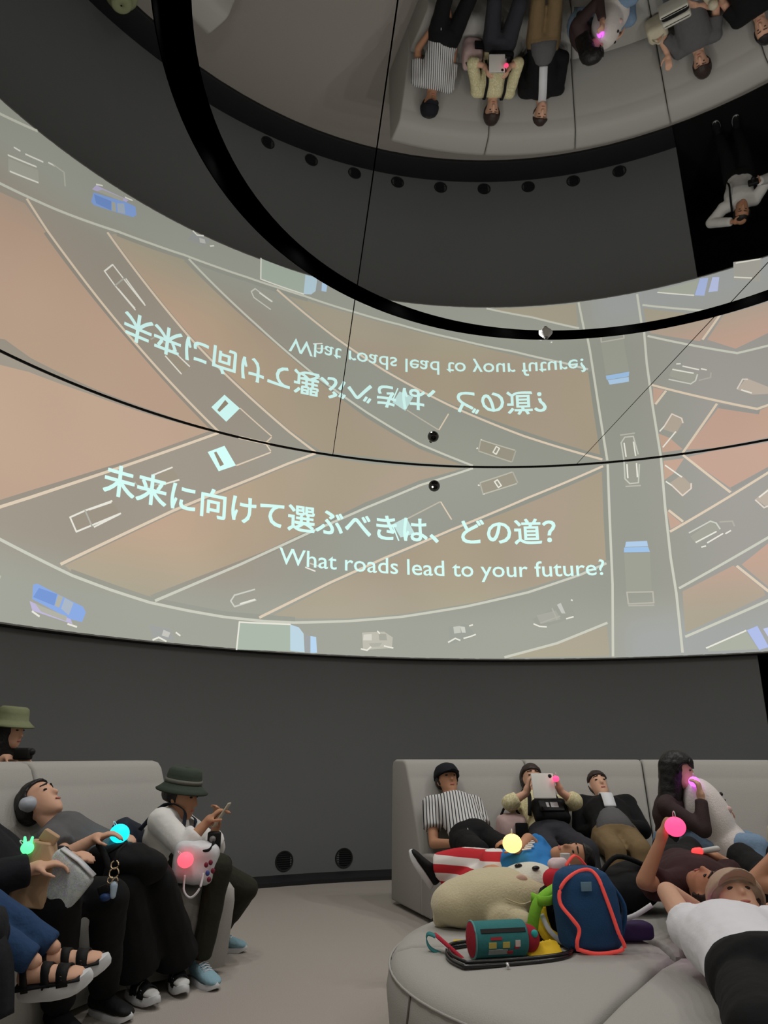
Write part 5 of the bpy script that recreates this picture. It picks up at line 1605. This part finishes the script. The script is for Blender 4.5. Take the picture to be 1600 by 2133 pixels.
# yellow cloth pieces, lime strap
M_yel = mat('yellow_nylon', S(226, 188, 40), .7, var=.1, scale=20, bump=.3)
M_lime = mat('lime_green_webbing', S(138, 204, 62), .8, var=.08, scale=60, bump=.2)
t = empty('yellow_cloth', (0.627, 3.223, 0.4), 'crumpled bright yellow cloth wing on the end of the black frame', 'cloth')
b = nb()
for pth, w in (([(0.571, 3.24, 0.402), (0.641, 3.28, 0.426), (0.697, 3.3, 0.422)], .075), ([(0.589, 3.2, 0.392), (0.649, 3.24, 0.399), (0.699, 3.28, 0.403)], .06)):
    ribbon(b, smooth_path(pth, 4), w, .012, (-.2, .75, .5))
obj('cloth_fold', remesh(b, .006, 2, .006, 18), M_yel, t)
b = nb(); ribbon(b, [(0.543, 3.22, 0.388), (0.634, 3.26, 0.391), (0.71, 3.3, 0.407)], .05, .010, (-.2, .9, .1)); obj('black_lining', b, M_blackcloth, t)
b = nb(); ribbon(b, [(0.289, 3.45, 0.395), (0.348, 3.45, 0.394)], .05, .012, (0, .5, .8)); obj('cloth_edge', b, M_yel, t)
t = empty('yellow_bag', (0.711, 3.528, 0.4), 'yellow and black toy bag with a lime strap beside the plush cushion', 'bag')
c = V((0.722, 3.56, 0.457)); c.z = .50
b = nb(); boxm(b, c, (.13, .12, .20), (V((.95, .1, -.3)).normalized(), V((-.1, .99, 0)).normalized(), V((.3, 0, .95)).normalized()), .03); obj('bag_body', remesh(b, .009, 2, .010, 14), M_blackcloth, t)
b = nb(); ribbon(b, smooth_path([(0.661, 3.5, 0.532), (0.661, 3.47, 0.492), (0.676, 3.44, 0.445), (0.723, 3.44, 0.415)]), .055, .008, (.8, .2, .5)); obj('yellow_panel', b, M_yel, t)
b = nb(); ribbon(b, smooth_path([(0.658, 3.45, 0.514), (0.684, 3.42, 0.458), (0.74, 3.42, 0.409)]), .018, .010, (.8, .2, .5)); obj('white_trim', b, M_sole, t)
b = nb(); ribbon(b, smooth_path([(0.613, 3.44, 0.45), (0.62, 3.42, 0.507), (0.639, 3.42, 0.557), (0.675, 3.43, 0.587), (0.734, 3.47, 0.61), (0.791, 3.52, 0.625)]), .046, .008, (.85, -.1, -.42)); obj('lime_strap', b, M_lime, t)
b = nb(); ribbon(b, smooth_path([(0.624, 3.46, 0.579), (0.65, 3.41, 0.573), (0.69, 3.41, 0.573), (0.721, 3.44, 0.582)]), .034, .009, (.1, -.1, 1)); obj('lime_strap', b, M_lime, t)
b = nb(); boxm(b, (0.739, 3.5, 0.596), (.05, .02, .06), (V((.8, 0, -.5)).normalized(), V((0, 1, 0)), V((.5, 0, .8)).normalized()), .006); obj('buckle', b, mat('silver_buckle', S(190, 190, 192), .3, metal=.8, var=0), t, auto=40)
b = nb(); tube(b, smooth_path([(0.702, 3.46, 0.59), (0.717, 3.43, 0.562), (0.705, 3.44, 0.525)]), .006, 8); obj('black_cord', b, M_blackcloth, t)

# navy child's backpack with coral piping
M_nav2 = mat('navy_mesh', S(30, 72, 112), .75, var=.22, scale=220, bump=.2)
M_coral = mat('coral_piping', S(255, 92, 84), .6, var=.03, emit=S(255, 92, 84), estr=.12)  # faint glow put into the piping colour, it is no lamp
c = V((0.827, 3.384, 0.4)); c.z = .405
t = empty('kids_backpack', c, "small navy mesh backpack with bright coral piping standing on the ottoman", 'backpack')
wx, wy = V((.98, .18, 0)).normalized(), V((-.18, .98, 0)).normalized()
def bp(x, y, z): return c + wx * x + wy * y + V((0, 0, z * .92))
rings = []
for (z, hw, hd, ox) in ((0.0, .115, .075, .012), (.02, .135, .09, .012), (.10, .140, .10, .008), (.18, .140, .10, .002), (.25, .132, .09, -.004), (.30, .110, .07, -.01), (.325, .07, .045, -.014), (.333, .02, .015, -.016)):
    rings.append([bp(ox + .93 * hw * (abs(math.cos(a)) ** .7) * (1 if math.cos(a) > 0 else -1), hd * (abs(math.sin(a)) ** .7) * (1 if math.sin(a) > 0 else -1), z) for a in [2 * PI * i / 28 for i in range(28)]])
b = nb(); loft(b, rings); bpk = obj('pack_body', remesh(b, .009, 3, .004, 12), M_nav2, t)
fy = -.097
path = [bp(-.085, fy + .01, .02), bp(-.09, fy - .006, .055), bp(-.08, fy - .010, .10), bp(-.105, fy - .006, .14), bp(-.135, fy + .025, .19), bp(-.132, fy + .035, .24), bp(-.10, fy + .035, .285), bp(-.04, fy + .045, .315), bp(.01, fy + .045, .318), bp(.03, fy + .02, .29), bp(.04, fy + .0, .24), bp(.062, fy - .008, .16), bp(.085, fy - .008, .08), bp(.112, fy + .006, .02), bp(.06, fy - .004, .006), bp(-.02, fy - .004, .004)]
b = nb(); tube(b, smooth_path(path + [path[0]], 4)[:-1], .0075, 8, closed=True); obj('coral_piping', b, M_coral, t)
b = nb(); ribbon(b, smooth_path([bp(-.06, .03, .325), bp(-.02, .02, .37), bp(.03, .03, .325)], 5), .022, .006, wy); obj('top_handle', b, M_coral, t)
b = nb(); boxm(b, bp(-.035, fy - .006, .262), (.045, .006, .034), (wx, wy, V((0, 0, 1))), .002); obj('grey_badge', b, mat('grey_badge', S(110, 140, 158), .7, var=.05), bpk, auto=40)
b = nb(); ribbon(b, smooth_path([bp(.13, .05, .26), bp(.17, .0, .16), bp(.145, .0, .04)]), .035, .008, wy); obj('shoulder_strap', b, M_nav2, t)
# red pouch and white tissues behind the backpack
t = empty('red_toy_pouch', bp(-.03, .16, 0), 'round red cloth pouch with a white top behind the navy backpack', 'pouch')
b = nb(); ball(b, bp(-.035, .17, .25), .07, .055, .05); limb(b, bp(-.035, .17, .05), bp(-.035, .17, .22), .05, .06); obj('pouch_body', remesh(b, .009, 3, .006, 14), mat('red_cloth', S(206, 44, 60), .8, var=.08, scale=30), t)
b = nb(); ball(b, bp(-.03, .18, .305), .045, .04, .035); obj('white_top', remesh(b, .008, 2, .008, 18), mat('pinkish_white_cloth', S(226, 204, 206), .9, var=.05), t)
t = empty('white_bottle', V((0.848, 3.78, 0.618)) - V((0, 0, .17)), 'white bottle standing behind the red pouch near the sleeping child', 'bottle')
q = V((0.848, 3.78, 0.618)); b = nb(); lathe(b, [(0, .402), (.033, .402), (.035, .42), (.035, q.z + .01), (.02, q.z + .04), (.02, q.z + .07), (0, q.z + .072)], (q.x, q.y, 0), n=20); obj('bottle_body', b, mat('frosted_white', S(222, 226, 234), .4, var=.03), t, auto=40)
b = nb(); lathe(b, [(0, q.z + .06), (.024, q.z + .06), (.024, q.z + .09), (0, q.z + .09)], (q.x, q.y, 0), n=18); obj('cap', b, MATS['white_plastic'], t, auto=40)
t = empty('white_cloth', V((0.946, 3.72, 0.599)) - V((0, 0, .16)), 'crumpled white cloth between the child and the navy backpack', 'cloth')
q = V((0.946, 3.72, 0.607)); b = nb(); ball(b, q, .055, .05, .05); limb(b, q - V((0, 0, .02)), V((q.x, q.y, .44)), .045, .06); obj('cloth_fold', remesh(b, .008, 2, .012, 18), M_white, t)
b = nb(); ribbon(b, smooth_path([q + V((.03, 0, .03)), q + V((.06, -.02, -.05)), q + V((.06, -.03, -.13))]), .05, .008, (.3, .9, 0)); obj('hanging_corner', b, M_white, t)
# black shoulder bag and purple pouch
t = empty('shoulder_bag', (1.148, 3.959, 0.4), 'soft black shoulder bag with a white edge between backpack and raised elbow', 'bag')
q = V((1.194, 4.071, 0.4)); q.z = .50
b = nb(); ball(b, q + V((0, .05, 0)), .19, .16, .10); ball(b, q + V((.08, .12, .03)), .14, .12, .10); obj('bag_body', remesh(b, .011, 3, .010, 9), M_blackcloth, t)
b = nb(); tube(b, smooth_path([(0.99, 3.52, 0.478), (1.051, 3.48, 0.503), (1.126, 3.46, 0.549)]), .010, 8); obj('white_edge', b, M_sole, t)
b = nb(); tube(b, smooth_path([q + V((-.12, 0, .07)), q + V((-.02, .0, .16)), q + V((.14, .05, .11))]), .012, 8); obj('strap', b, M_blackcloth, t)
t = empty('purple_pouch', (1.04, 3.53, 0.4), 'dark purple pouch lying on the ottoman beside the navy backpack', 'pouch')
q = V((1.045, 3.547, 0.4)); q.z = .436
b = nb(); boxm(b, q, (.19, .10, .066), (V((.98, .15, 0)).normalized(), V((-.15, .98, 0)).normalized(), V((0, 0, 1))), .018); obj('pouch_body', b, mat('dark_purple_nylon', S(52, 34, 78), .7, var=.12, scale=40), t, auto=50)
b = nb(); ribbon(b, [q + V((-.09, -.055, .02)), q + V((.09, -.03, .02))], .008, .004, (0, 0, 1)); obj('zip', b, M_blackhard, t)

bpy.data.scenes.remove(WORK)
